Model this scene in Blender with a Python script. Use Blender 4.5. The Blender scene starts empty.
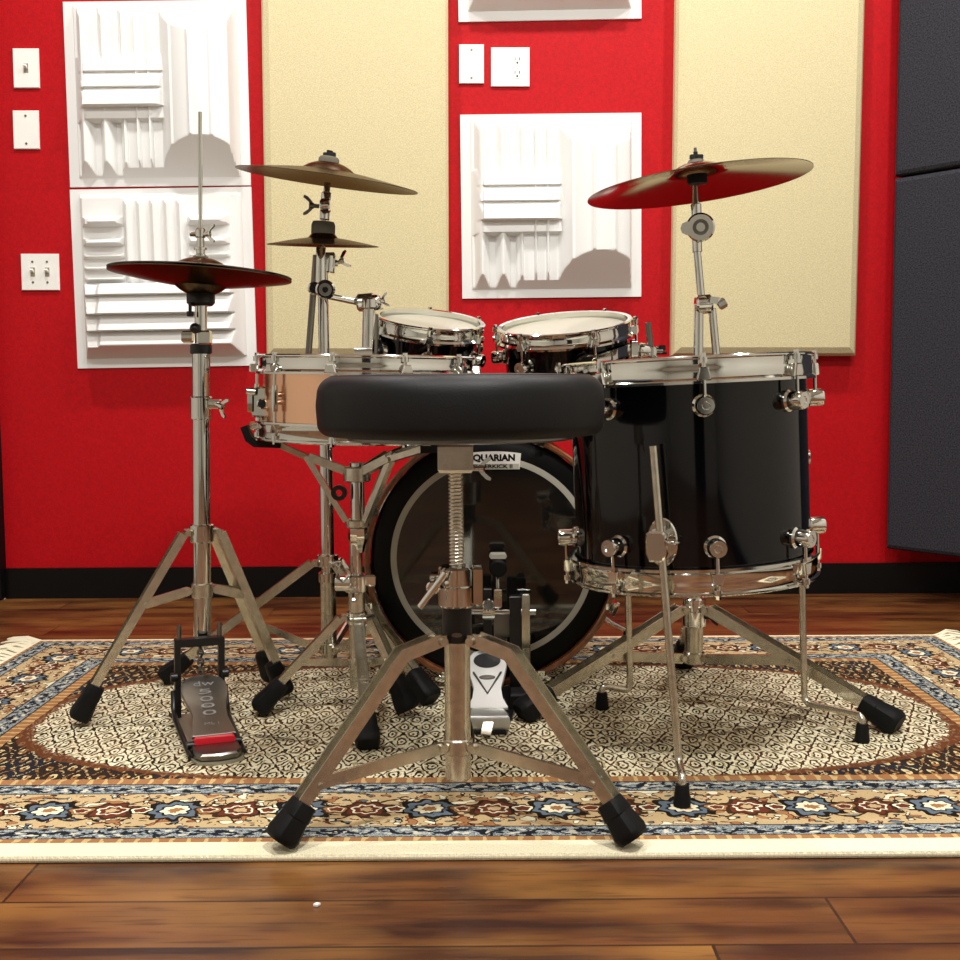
import bpy, math, random
from mathutils import Matrix, Vector
random.seed(7)
PI = math.pi
sc = bpy.context.scene
COL = sc.collection
V = Vector

# ------------------------------------------------------------------ camera
F = 1150.0
CAM = V((0, 0, .58))
TILT, ROLL = math.radians(4.72), math.radians(-.35)
RC = (Matrix.Rotation(PI/2 - TILT, 3, 'X') @ Matrix.Rotation(ROLL, 3, 'Z'))
cam_d = bpy.data.cameras.new('camera'); cam = bpy.data.objects.new('camera', cam_d)
COL.objects.link(cam); cam.matrix_world = Matrix.Translation(CAM) @ RC.to_4x4()
cam_d.sensor_width = 36; cam_d.sensor_fit = 'HORIZONTAL'; cam_d.lens = 36*F/960
cam_d.clip_start = .02
sc.camera = cam
ZR = .009          # top of the rug
YW = 3.15         # face of the wall behind the kit

def ray(px, py): return RC @ V(((px-480)/F, -(py-480)/F, -1))
def at(px, py, Y):
    d = ray(px, py); return CAM + d*((Y-CAM.y)/d.y)
def gr(px, py, z=ZR):
    d = ray(px, py); return CAM + d*((z-CAM.z)/d.z)
def wl(px, py): return at(px, py, YW)

# ------------------------------------------------------------------ materials
def lin(c):
    return tuple((x/255/12.92 if x/255 <= .04045 else ((x/255+.055)/1.055)**2.4) for x in c) + (1,)
MT = {}
def mat(name, col, rough=.5, metal=0, coat=0, bump=0, bscale=200, spec=.5, sheen=0, var=0, vscale=60):
    m = bpy.data.materials.new(name); m.use_nodes = True
    nt = m.node_tree; b = nt.nodes['Principled BSDF']
    b.inputs['Base Color'].default_value = lin(col)
    b.inputs['Roughness'].default_value = rough
    b.inputs['Metallic'].default_value = metal
    b.inputs['Coat Weight'].default_value = coat
    b.inputs['Coat Roughness'].default_value = .03
    b.inputs['Specular IOR Level'].default_value = spec
    b.inputs['Sheen Weight'].default_value = sheen
    if bump or var:
        tc = nt.nodes.new('ShaderNodeTexCoord')
    if bump:
        n = nt.nodes.new('ShaderNodeTexNoise'); n.inputs['Scale'].default_value = bscale; n.inputs['Detail'].default_value = 3
        nt.links.new(tc.outputs['Object'], n.inputs['Vector'])
        bp = nt.nodes.new('ShaderNodeBump'); bp.inputs['Strength'].default_value = bump; bp.inputs['Distance'].default_value = .002
        nt.links.new(n.outputs['Fac'], bp.inputs['Height']); nt.links.new(bp.outputs['Normal'], b.inputs['Normal'])
    if var:
        n2 = nt.nodes.new('ShaderNodeTexNoise'); n2.inputs['Scale'].default_value = vscale; n2.inputs['Detail'].default_value = 4
        nt.links.new(tc.outputs['Object'], n2.inputs['Vector'])
        r = nt.nodes.new('ShaderNodeValToRGB')
        r.color_ramp.elements[0].position = .3; r.color_ramp.elements[1].position = .7
        r.color_ramp.elements[0].color = lin([c*(1-var) for c in col]); r.color_ramp.elements[1].color = lin([min(255, c*(1+var)) for c in col])
        nt.links.new(n2.outputs['Fac'], r.inputs['Fac']); nt.links.new(r.outputs['Color'], b.inputs['Base Color'])
    MT[name] = m
    return m
mat('red_paint', (180, 5, 17), .6, spec=.2, bump=.25, bscale=260, var=.06, vscale=150)
mat('white_plastic', (238, 238, 236), .38)
mat('ivory_plastic', (246, 245, 240), .3)
mat('cream_fabric', (212, 200, 160), .95, bump=.5, bscale=700, var=.07, vscale=330, spec=.1)
mat('charcoal_fabric', (50, 50, 56), .95, bump=.5, bscale=500, var=.3, vscale=260, spec=.1)
mat('chrome', (222, 222, 216), .07, 1)
mat('worn_chrome', (212, 206, 190), .27, 1, var=.06, vscale=90)
mat('dark_steel', (128, 124, 118), .3, 1)
mat('black_lacquer', (4, 4, 6), .07, spec=.45)
mat('black_vinyl', (8, 8, 9), .5, spec=.3, bump=.12, bscale=420)
mat('black_rubber', (5, 5, 5), .65, spec=.25, bump=.1, bscale=150)
mat('black_metal', (12, 12, 12), .35)
mat('black_gloss_paint', (6, 6, 6), .35, spec=.25)
mat('bronze', (132, 112, 88), .11, 1)
mat('felt', (104, 98, 86), .95, bump=.4, bscale=400)
mat('dark_bronze', (104, 88, 72), .26, 1)
mat('copper', (250, 200, 164), .22, 1)
mat('wood_hoop', (128, 78, 46), .25, coat=.8, var=.15, vscale=40)
mat('inner_wood', (190, 130, 70), .35, coat=.3, var=.1, vscale=40)
mat('coated_head', (176, 172, 156), .35)
mat('dark_head', (22, 21, 19), .05, coat=.6, spec=.6)
mat('head_ring', (176, 172, 158), .4)
mat('head_black', (5, 5, 5), .45, spec=.2)
mat('red_plastic', (200, 12, 36), .35)
mat('steel_print', (150, 148, 148), .5)
mat('sticker_white', (228, 226, 218), .5)
mat('ceiling_white', (225, 223, 216), .9)
mat('room_cream', (190, 188, 178), .9)
mat('dark_door', (8, 8, 9), .6, spec=.2)
mat('fringe', (232, 224, 196), .95)
mat('satin_metal', (226, 226, 222), .38, .9)
mat('pedal_plate', (150, 144, 124), .45, .3)

def bronze_rings(m):
    nt = m.node_tree; b = nt.nodes['Principled BSDF']
    tc = nt.nodes.new('ShaderNodeTexCoord'); ln = nt.nodes.new('ShaderNodeVectorMath'); ln.operation = 'LENGTH'
    mu = nt.nodes.new('ShaderNodeVectorMath'); mu.operation = 'MULTIPLY'; mu.inputs[1].default_value = (1, 1, 0)
    nt.links.new(tc.outputs['Object'], mu.inputs[0]); nt.links.new(mu.outputs[0], ln.inputs[0])
    s = nt.nodes.new('ShaderNodeMath'); s.operation = 'MULTIPLY'; s.inputs[1].default_value = 2600
    nt.links.new(ln.outputs['Value'], s.inputs[0])
    si = nt.nodes.new('ShaderNodeMath'); si.operation = 'SINE'; nt.links.new(s.outputs[0], si.inputs[0])
    bp = nt.nodes.new('ShaderNodeBump'); bp.inputs['Strength'].default_value = .03; bp.inputs['Distance'].default_value = .0006
    nt.links.new(si.outputs[0], bp.inputs['Height']); nt.links.new(bp.outputs['Normal'], b.inputs['Normal'])
bronze_rings(MT['bronze']); bronze_rings(MT['dark_bronze'])
MT['dark_bronze'].node_tree.nodes['Principled BSDF'].inputs['Specular Tint'].default_value = (.50, .42, .34, 1)

class E:                                   # arithmetic on shader sockets
    nt = None
    def __init__(s, x): s.x = x
    @staticmethod
    def op(o, *a):
        n = E.nt.nodes.new('ShaderNodeMath'); n.operation = o
        for i, q in enumerate(a):
            q = q.x if isinstance(q, E) else q
            if isinstance(q, (int, float)): n.inputs[i].default_value = q
            else: E.nt.links.new(q, n.inputs[i])
        return E(n.outputs[0])
    def __add__(s, o): return E.op('ADD', s, o)
    __radd__ = __add__
    def __sub__(s, o): return E.op('SUBTRACT', s, o)
    def __rsub__(s, o): return E.op('SUBTRACT', o, s)
    def __mul__(s, o): return E.op('MULTIPLY', s, o)
    __rmul__ = __mul__
    def __truediv__(s, o): return E.op('DIVIDE', s, o)
    def lt(s, o): return E.op('LESS_THAN', s, o)
    def gt(s, o): return E.op('GREATER_THAN', s, o)
    def abs(s): return E.op('ABSOLUTE', s)
    def frac(s): return E.op('FRACT', s)
    def floor(s): return E.op('FLOOR', s)
    def sin(s): return E.op('SINE', s)
    def pow(s, p): return E.op('POWER', s, p)
    def sqrt(s): return E.op('SQRT', s)
def emin(a, b): return E.op('MINIMUM', a, b)
def emax(a, b): return E.op('MAXIMUM', a, b)
def emix(f, a, b):                          # colours a -> b by f
    n = E.nt.nodes.new('ShaderNodeMix'); n.data_type = 'RGBA'
    for k, q in ((0, f), (6, a), (7, b)):
        q = q.x if isinstance(q, E) else q
        if isinstance(q, (int, float)): n.inputs[k].default_value = q
        elif isinstance(q, tuple): n.inputs[k].default_value = lin(q)
        else: E.nt.links.new(q, n.inputs[k])
    return E(n.outputs[2])
def enoise(vec, scale, detail=2):
    n = E.nt.nodes.new('ShaderNodeTexNoise'); n.inputs['Scale'].default_value = scale; n.inputs['Detail'].default_value = detail
    E.nt.links.new(vec.x if isinstance(vec, E) else vec, n.inputs['Vector']); return E(n.outputs['Fac'])
def evec(x, y, z=0.0):
    n = E.nt.nodes.new('ShaderNodeCombineXYZ')
    for i, q in enumerate((x, y, z)):
        if isinstance(q, E): E.nt.links.new(q.x, n.inputs[i])
        else: n.inputs[i].default_value = q
    return E(n.outputs[0])
def exyz():
    tc = E.nt.nodes.new('ShaderNodeTexCoord'); sp = E.nt.nodes.new('ShaderNodeSeparateXYZ')
    E.nt.links.new(tc.outputs['Object'], sp.inputs[0]); return tc.outputs['Object'], E(sp.outputs[0]), E(sp.outputs[1])
def finish(m, colr, rough, bump=None, bs=.3, bd=.002):
    nt = m.node_tree; b = nt.nodes['Principled BSDF']
    nt.links.new(colr.x, b.inputs['Base Color'])
    if isinstance(rough, E): nt.links.new(rough.x, b.inputs['Roughness'])
    else: b.inputs['Roughness'].default_value = rough
    if bump is not None:
        bp = nt.nodes.new('ShaderNodeBump'); bp.inputs['Strength'].default_value = bs; bp.inputs['Distance'].default_value = bd
        nt.links.new(bump.x, bp.inputs['Height']); nt.links.new(bp.outputs['Normal'], b.inputs['Normal'])

def wood_floor():
    m = mat('wood_floor', (120, 60, 30)); E.nt = m.node_tree
    vec, x, y = exyz()
    ya = gr(480, 900, 0).y; w = ya - gr(480, 946.5, 0).y
    row = ((y - ya)/w).floor()
    fy = ((y - ya)/w).frac()
    sh = (row*12.9898).sin()*43.7
    for k, px, py in ((0, 20, 882), (-1, 840, 922), (-2, 714, 952)):
        hit = (row-k).abs().lt(.5); sh = hit*(-gr(px, py, 0).x) + (1-hit)*sh
    u = (x + sh)/1.22
    fu = u.frac(); cell = u.floor()
    rnd = ((cell*7.13 + row*3.77).sin()*91.7).frac()
    g = enoise(evec(x*2.2 + rnd*30, y*16 + row*3.1, rnd*9), 1.6, 6)
    g2 = enoise(evec(x*5 + rnd*17, y*75, row), 2.2, 4)
    blotch = enoise(evec(x*2.6+7, y*6, rnd*4), 1.5, 3)
    c = emix(E.op('MULTIPLY', emax(emin((g-.34)*3.6, 1.0), 0.0), 1.0), (46, 21, 11), (108, 64, 30))
    c = emix(emax(emin((blotch-.45)*3.2, 1.0), 0.0), c, (146, 100, 48))
    c = emix(emax(emin((g2-.55)*4.0, .55), 0.0), c, (44, 20, 11))
    c = emix(rnd*.3, c, (88, 38, 22))
    kn = enoise(evec(x*4.2, y*9, 3.0), 1.3, 2)
    c = emix(emax(emin((kn-.66)*9, .8), 0.0), c, (34, 14, 8))
    seam = emax(emax(fy.lt(.02), (1-fy).lt(.012)), fu.lt(.003))
    c = emix(seam*.8, c, (30, 12, 6))
    b = m.node_tree.nodes['Principled BSDF']
    b.inputs['Specular IOR Level'].default_value = .5
    finish(m, c, g2*.22 + .22, g2*.4 - seam, .12, .002)
wood_floor()

RX0, RX1, RY0, RY1 = -1.0, 1.03, gr(480, 858, .004).y, gr(480, 637).y
HX, HY = (RX1-RX0)/2, (RY1-RY0)/2
def rug_material():
    m = mat('rug_pile', (200, 170, 120), .95, spec=.1); E.nt = m.node_tree
    vec, x, y = exyz()
    nz = enoise(evec(x, y), 55, 2) - .5
    nz2 = enoise(evec(x+9, y+4), 60, 2) - .5
    fine = enoise(evec(x, y), 420, 2)
    xw, yw = x + nz*.012, y + nz2*.012
    dx, dy = HX - x.abs(), HY - y.abs() + y.gt(0.0)*.03
    ex = dx + .045
    d = emin(ex, dy)
    alongx = dy.lt(ex)
    a = alongx*xw + (1-alongx)*yw
    dw_ = d + nz*.006
    CREAM, TAN, BLUE, NAVY, RUST, ORANGE, BROWN, OLIVE, BLACK = (240, 232, 200), (200, 174, 130), (98, 112, 124), (26, 32, 42), (104, 50, 34), (164, 116, 74), (60, 38, 24), (126, 112, 64), (22, 18, 16)
    # --- field: small all-over lattice of flowers
    pxs, pys = .036, .080
    ux, uy = (x + nz*.014)/pxs, (y + nz2*.026)/pys
    def cell(o):
        p, q = (ux+o).frac() - .5, (uy+o).frac() - .5
        return (p*p + q*q).sqrt(), p, q
    d1, p1, q1 = cell(0.0); d2, p2, q2 = cell(.5)
    dm = emin(d1, d2); edge = (d1-d2).abs()
    ring = dm.gt(.15)*dm.lt(.225)
    dot = dm.lt(.06)
    line = edge.lt(.07)
    broke = (nz+.5).gt(.38)
    mark = emax(emax(ring*((nz2+.5).gt(.36)), dot), line*broke)
    big = enoise(evec(x*1.0+3, y*1.6), 5.0, 2)
    mcol = emix(big.gt(.5), (40, 30, 18), (78, 46, 26))
    speck = enoise(evec(x, y), 170, 2)
    light = emix(speck.gt(.60)*.8, CREAM, (196, 170, 112))
    light = emix(dm.gt(.22)*dm.lt(.30)*(nz+.5).gt(.5)*.7, light, (150, 128, 74))
    lightf = emix(mark, light, mcol)
    dkcol = emix(big.gt(.5), (44, 34, 30), (36, 38, 46))
    dk2 = emix((nz2+.5).gt(.5), (216, 196, 146), (150, 104, 60))
    darkf = emix(emax(dm.lt(.15)*dm.gt(.05), line*(speck.gt(.5))), dkcol, dk2)
    fx, fy_ = x.abs()/(HX-.235), y.abs()/(HY-.262)
    se = fx.pow(2.6) + fy_.pow(2.6)
    sew = se + nz*.12
    field = emix(sew.gt(1.0), lightf, darkf)
    outl = (sew-1.02).abs().lt(.05)
    field = emix(outl*.85, field, (110, 62, 34))
    # inner medallion outline
    se2 = ((x.abs()/.55).pow(1.5) + ((y).abs()/.22).pow(1.5)) + nz*.2
    field = emix((se2-1.0).abs().lt(.035)*.6, field, (70, 44, 26))
    # --- main border
    P = .172
    b = d - .152                                   # across the band
    def flower(off, r, lob, asp):
        fa = ((a + off)/P).frac()*P - P/2
        rr = (fa*fa*(1/asp**2) + b*b*1.1).sqrt()
        th = E.op('ARCTAN2', b, fa)
        return rr/((1 + .13*(th*lob).sin())*r) + nz*.5
    out = emix((fine-.5).abs()*.6, TAN, (180, 150, 106))
    vine = (b - ((a*(2*PI/P)).sin())*.036).abs().lt(.0026)
    vine2 = (b + ((a*(4*PI/P)+1.0).sin())*.046).abs().lt(.0022)
    out = emix(vine*(nz+.5).gt(.4), out, BROWN)
    out = emix(vine2*(nz+.5).gt(.48), out, BLACK)
    for sc_, th1, th2, dx_, cc, ce in ((52, .62, .66, 0.0, BLACK, CREAM), (44, .61, .65, 3.3, RUST, ORANGE), (60, .63, .68, 7.7, BLACK, BLUE), (38, .64, .67, 5.1, BROWN, CREAM)):
        leaf = enoise(evec(a+dx_, d*1.3, dx_), sc_, 1)
        out = emix(leaf.gt(th1), out, cc); out = emix(leaf.gt(th2), out, ce)
    for off, r, cs, lob, asp in ((0, .034, (BLACK, BLUE, NAVY, CREAM, ORANGE), 8.0, 1.15), (P/2, .028, (BROWN, RUST, CREAM, RUST, TAN), 7.0, 1.2), (P*.27, .013, (BLACK, CREAM, RUST, RUST, RUST), 5.0, 1.2), (P*.74, .014, (BROWN, ORANGE, CREAM, RUST, RUST), 5.0, 1.3)):
        k = flower(off, r, lob, asp)
        out = emix(k.lt(1.1), out, cs[0]); out = emix(k.lt(.86), out, cs[1]); out = emix(k.lt(.6), out, cs[2])
        out = emix(k.lt(.48), out, cs[3]); out = emix(k.lt(.24), out, cs[4])
    # --- guard stripes
    Pg = .052
    gcol = emix(fine.gt(.5), BLUE, (170, 176, 172))
    gn = enoise(evec(a, d*1.5, 8.0), 75, 1)
    def guard(c0, hw):
        bb = (d-c0)/hw
        g = emix((bb - (a*(2*PI/Pg)).sin()*.35 + nz*2.0).abs().lt(.20), gcol, NAVY)
        g = emix(gn.gt(.58), g, NAVY)
        g = emix(gn.lt(.40)*bb.abs().lt(.6), g, (214, 208, 186))
        g = emix(bb.abs().gt(.84), g, (52, 50, 50))
        return g
    og = emix((((a/.022).frac()-.5).abs()+nz*.4).lt(.14), ORANGE, (206, 172, 116))
    col = field
    col = emix(dw_.lt(.277), col, og)
    col = emix(d.lt(.255), col, guard(.235, .02))
    col = emix(d.lt(.215), col, out)
    col = emix(d.lt(.090), col, guard(.072, .018))
    col = emix(d.lt(.055), col, og)
    col = emix(d.lt(.042), col, CREAM)
    hsv = emix((fine-.35)*.5, col, (70, 56, 36))
    finish(m, hsv, .95, fine, .55, .004)
rug_material()

# ------------------------------------------------------------------ mesh building
I4 = Matrix.Identity(4)
def frame(p, z, xh=(1, 0, 0)):
    z = V(z).normalized(); x = V(xh)
    if abs(x.normalized().dot(z)) > .98: x = V((0, 1, 0))
    x = (x - z*x.dot(z)).normalized(); y = z.cross(x)
    M = Matrix((x, y, z)).transposed().to_4x4(); M.translation = V(p); return M
class MB:
    def __init__(s): s.v = []; s.f = []
    def add(s, vs, fs, M=None):
        n = len(s.v)
        s.v += [(M @ V(p)) if M is not None else V(p) for p in vs]
        s.f += [tuple(i+n for i in f) for f in fs]; return s
    def lathe(s, prof, n=48, M=None, a0=0, a1=2*PI, loop=False):
        full = abs(a1-a0-2*PI) < 1e-6; m = n if full else n+1
        vs = [(r*math.cos(a0+(a1-a0)*i/n), r*math.sin(a0+(a1-a0)*i/n), z) for i in range(m) for r, z in prof]
        k = len(prof); fs = []
        for i in range(n):
            j = (i+1) % m
            for q in range(k if loop else k-1):
                r = (q+1) % k
                fs.append((i*k+q, j*k+q, j*k+r, i*k+r))
        if not full and loop:
            fs.append(tuple(range(k-1, -1, -1))); fs.append(tuple(n*k+q for q in range(k)))
        return s.add(vs, fs, M)
    def cyl(s, p0, p1, r0, r1=None, n=20, ch=0):
        r1 = r0 if r1 is None else r1; p0, p1 = V(p0), V(p1); L = (p1-p0).length
        pr = [(0, 0), (r0-ch, 0)] + ([(r0, ch), (r1, L-ch)] if ch else []) + [(r1-ch, L), (0, L)]
        if not ch: pr = [(0, 0), (r0, 0), (r1, L), (0, L)]
        return s.lathe(pr, n, frame(p0, p1-p0))
    def tube(s, pts, r, n=10, closed=False):
        pts = [V(p) for p in pts]; N = len(pts); rs = r if isinstance(r, (list, tuple)) else [r]*N
        vs, fs, up = [], [], None
        for i, p in enumerate(pts):
            t = (pts[(i+1) % N] if (closed or i < N-1) else p) - (pts[i-1] if (closed or i > 0) else p)
            t.normalize()
            if up is None:
                up = V((0, 0, 1)) if abs(t.z) < .9 else V((1, 0, 0))
            up = (up - t*up.dot(t)).normalized(); b = t.cross(up)
            vs += [p + (up*math.cos(2*PI*k/n) + b*math.sin(2*PI*k/n))*rs[i] for k in range(n)]
        for i in range(N if closed else N-1):
            j = (i+1) % N
            fs += [(i*n+k, i*n+(k+1) % n, j*n+(k+1) % n, j*n+k) for k in range(n)]
        if not closed: fs += [tuple(range(n-1, -1, -1)), tuple((N-1)*n+k for k in range(n))]
        return s.add(vs, fs)
    def prism(s, out, z0, z1, M=None, ch=0):
        n = len(out); cx = sum(p[0] for p in out)/n; cy = sum(p[1] for p in out)/n
        def ins(p):
            dx, dy = p[0]-cx, p[1]-cy; L = math.hypot(dx, dy) or 1; k = max(.1, (L-ch)/L); return cx+dx*k, cy+dy*k
        if ch: rings = [([ins(p) for p in out], z0), (out, z0+ch), (out, z1-ch), ([ins(p) for p in out], z1)]
        else: rings = [(out, z0), (out, z1)]
        vs = [(p[0], p[1], z) for r, z in rings for p in r]; fs = [tuple(range(n-1, -1, -1)), tuple((len(rings)-1)*n+i for i in range(n))]
        for k in range(len(rings)-1):
            fs += [(k*n+i, k*n+(i+1) % n, (k+1)*n+(i+1) % n, (k+1)*n+i) for i in range(n)]
        return s.add(vs, fs, M)
    def box(s, c, sz, M=None, ch=0):
        x, y, z = (q/2 for q in sz); T = Matrix.Translation(V(c)); T = (M @ T) if M is not None else T
        return s.prism([(-x, -y), (x, -y), (x, y), (-x, y)], -z, z, T, ch)
    def bar(s, p0, p1, w, t, side, ch=0):         # w across 'side', t along the third axis
        p0, p1 = V(p0), V(p1); M = frame(p0, p1-p0, side)
        return s.prism([(-w/2, -t/2), (w/2, -t/2), (w/2, t/2), (-w/2, t/2)], 0, (p1-p0).length, M, ch)
    def sweep(s, pts, sec, side):                 # sec = (a along side, b along the in-plane normal)
        pts = [V(p) for p in pts]; side = V(side).normalized(); N, k = len(pts), len(sec); vs, fs = [], []
        for i, p in enumerate(pts):
            t0 = (pts[i]-pts[i-1]).normalized() if i > 0 else (pts[1]-pts[0]).normalized()
            t1 = (pts[i+1]-pts[i]).normalized() if i < N-1 else t0
            t = (t0+t1).normalized(); nrm = side.cross(t).normalized()
            if nrm.z < 0: nrm = -nrm
            f = 1/max(.5, t.dot(t0)); vs += [p + side*a + nrm*b*f for a, b in sec]
        for i in range(N-1):
            fs += [(i*k+q, i*k+(q+1) % k, (i+1)*k+(q+1) % k, (i+1)*k+q) for q in range(k)]
        fs += [tuple(range(k-1, -1, -1)), tuple((N-1)*k+q for q in range(k))]
        return s.add(vs, fs)
    def ball(s, c, r, n=16, sz=1.0):
        pr = [(max(1e-5, r*math.sin(PI*i/10)), -r*sz*math.cos(PI*i/10)) for i in range(11)]
        return s.lathe(pr, n, Matrix.Translation(V(c)))
MW = {}
def empty(name, loc, label, cat, group=None, M=None):
    o = bpy.data.objects.new(name, None); COL.objects.link(o)
    o.matrix_world = M if M is not None else Matrix.Translation(V(loc)); o.empty_display_size = .05
    MW[o.name] = o.matrix_world.copy(); o['label'] = label; o['category'] = cat
    if group: o['group'] = group
    return o
def build(mb, name, m, parent=None, local=False, smooth=35, label=None, weld=True):
    W = MW[parent.name] if parent is not None else I4
    inv = W.inverted(); me = bpy.data.meshes.new(name)
    vs = mb.v if (local or parent is None) else [inv @ p for p in mb.v]
    me.from_pydata([tuple(p) for p in vs], [], mb.f)
    import bmesh
    bm = bmesh.new(); bm.from_mesh(me)
    if weld: bmesh.ops.remove_doubles(bm, verts=bm.verts, dist=1e-6)
    bmesh.ops.dissolve_degenerate(bm, dist=1e-7, edges=bm.edges)
    bmesh.ops.recalc_face_normals(bm, faces=bm.faces); bm.to_mesh(me); bm.free()
    me.polygons.foreach_set('use_smooth', [True]*len(me.polygons)); me.set_sharp_from_angle(angle=math.radians(smooth))
    me.materials.append(MT[m]); o = bpy.data.objects.new(name, me); COL.objects.link(o)
    if parent is not None: o.parent = parent
    MW[o.name] = W.copy()
    if label: o['label'] = label
    return o
def solo(mb, name, m, label, cat, origin=(0, 0, 0), group=None, kind=None, M=None, local=False, smooth=35):
    """a thing that is one mesh, its origin at 'origin' (or frame M)"""
    W = M if M is not None else Matrix.Translation(V(origin))
    if not local: 
        inv = W.inverted(); mb.v = [inv @ V(p) for p in mb.v]
    o = build(mb, name, m, None, True, smooth); o.matrix_world = W; MW[o.name] = W.copy()
    if label: o['label'] = label
    if cat: o['category'] = cat
    if group: o['group'] = group
    if kind: o['kind'] = kind
    return o
def structure(mb, name, m, origin=(0, 0, 0)): return solo(mb, name, m, None, None, origin, None, 'structure')
def text(s, size, m, parent, M, name='lettering', bold=0, ext=.0003, width=None):
    cu = bpy.data.curves.new(name, 'FONT'); cu.body = s; cu.size = size; cu.align_x = 'CENTER'; cu.align_y = 'CENTER'
    cu.extrude = ext; cu.offset = bold
    t = bpy.data.objects.new(name, cu); COL.objects.link(t)
    me = bpy.data.meshes.new_from_object(t.evaluated_get(bpy.context.evaluated_depsgraph_get()))
    bpy.data.objects.remove(t); mb = MB()
    w = max(v.co.x for v in me.vertices) - min(v.co.x for v in me.vertices)
    k = width/w if width else 1
    mb.add([(v.co.x*k, v.co.y, v.co.z) for v in me.vertices], [tuple(p.vertices) for p in me.polygons], M)
    bpy.data.meshes.remove(me)
    return build(mb, name, m, parent, weld=False)
def circ(r, n=24, cx=0, cy=0, ry=None): return [(cx+r*math.cos(2*PI*i/n), cy+(ry or r)*math.sin(2*PI*i/n)) for i in range(n)]

# ------------------------------------------------------------------ room
XL, XR, YB, ZC = -2.15, 1.72, -3.2, 2.62
structure(MB().box(((XL+XR)/2, (YW+YB)/2, -.03), (XR-XL+.3, YW-YB+.3, .06)), 'floor', 'wood_floor')
structure(MB().box(((XL+XR)/2, (YW+YB)/2, ZC+.05), (XR-XL+.3, YW-YB+.3, .1)), 'ceiling', 'ceiling_white')
XD = wl(3.5, 500).x
structure(MB().box(((XD+XR)/2, YW+.05, ZC/2), (XR-XD, .1, ZC)), 'wall_back', 'red_paint')
structure(MB().box(((XL+XD)/2, YW+.05, (2.1+ZC)/2), (XD-XL, .1, ZC-2.1)), 'wall_back_over_door', 'red_paint')
structure(MB().box(((XL+XD)/2, YW+.06, 1.05), (XD-XL-.12, .04, 2.1)), 'door_1', 'dark_door')
fr = MB(); fr.box((XD-.03, YW+.02, 1.05), (.06, .12, 2.1), ch=.004); fr.box((XL+.03, YW+.02, 1.05), (.06, .12, 2.1), ch=.004); fr.box(((XD+XL)/2, YW+.02, 2.07), (XD-XL, .12, .06), ch=.004)
structure(fr, 'trim_1', 'dark_door')
structure(MB().box((XL-.05, (YW+YB)/2, ZC/2), (.1, YW-YB, ZC)), 'wall_left', 'room_cream')
structure(MB().box((XR+.05, (YW+YB)/2, ZC/2), (.1, YW-YB, ZC)), 'wall_right', 'room_cream')
structure(MB().box(((XL+XR)/2, YB-.05, ZC/2), (XR-XL, .1, ZC)), 'wall_front', 'room_cream')
zb = wl(480, 565).z
bb = MB(); bb.box(((XD+XR)/2, YW-.007, zb/2), (XR-XD, .014, zb), ch=.003)
structure(bb, 'baseboard_back', 'black_gloss_paint')
structure(MB().box((XD-.004, YW-.009, zb/2), (.007, .02, zb)), 'trim_2', 'white_plastic')
for k, dx in ((2, .35),):
    structure(MB().box((dx, YB+.02, 1.05), (.8, .04, 2.1), ch=.004), 'door_%d' % k, 'dark_door')  # unseen door-sized dark slab, added to put a dark stripe in chrome reflections
structure(MB().box((XR-.007, (YW+YB)/2, zb/2), (.014, YW-YB-.03, zb), ch=.003), 'baseboard_right', 'black_gloss_paint')

# ------------------------------------------------------------------ wall panels
def rect(tl, tr, br, bl):
    a, b, c, d = (wl(*p) for p in (tl, tr, br, bl))
    ctr = (a+b+c+d)/4; w = ((b-a).length+(c-d).length)/2; h = ((a-d).length+(b-c).length)/2
    u = ((b-a)+(c-d)).normalized(); rot = math.atan2(u.z, u.x)
    # frame: x to the right, y up, z out of the wall
    M = Matrix.Translation(V((ctr.x, YW, ctr.z))) @ Matrix.Rotation(-rot, 4, 'Y') @ Matrix.Rotation(PI/2, 4, 'X')
    return M, w, h
def fabric_panel(M, w, h, t, bev, name, m, label):
    x, y = w/2, h/2
    mb = MB(); rings = []
    for i, z in ((0, .002), (0, t-bev*.9), (bev*.3, t-bev*.35), (bev, t)):
        rings.append([(-x+i, -y+i, z), (x-i, -y+i, z), (x-i, y-i, z), (-x+i, y-i, z)])
    vs = [p for r in rings for p in r]; fs = [(3, 2, 1, 0), (12, 13, 14, 15)]
    for k in range(3): fs += [(k*4+i, k*4+(i+1) % 4, k*4+4+(i+1) % 4, k*4+4+i) for i in range(4)]
    mb.add(vs, fs)
    return solo(mb, name, m, label, 'acoustic panel', M=M, local=True, smooth=20)
def beige(x0t, x0b, x1t, x1b, yb, label):
    M, w, h = rect((x0t, 0), (x1t, 0), (x1b, yb), (x0b, yb)); k = .36
    M = M @ Matrix.Translation(V((0, k/2, 0)))
    fabric_panel(M, w, h+k, .052, .022, 'acoustic_panel', 'cream_fabric', label)
beige(260, 272.5, 446, 451, 357, 'tall beige fabric acoustic panel behind the two small stacked cymbals')
beige(672, 671.5, 858.5, 853.5, 356, 'tall beige fabric acoustic panel behind the large right cymbal and floor tom')

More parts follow.
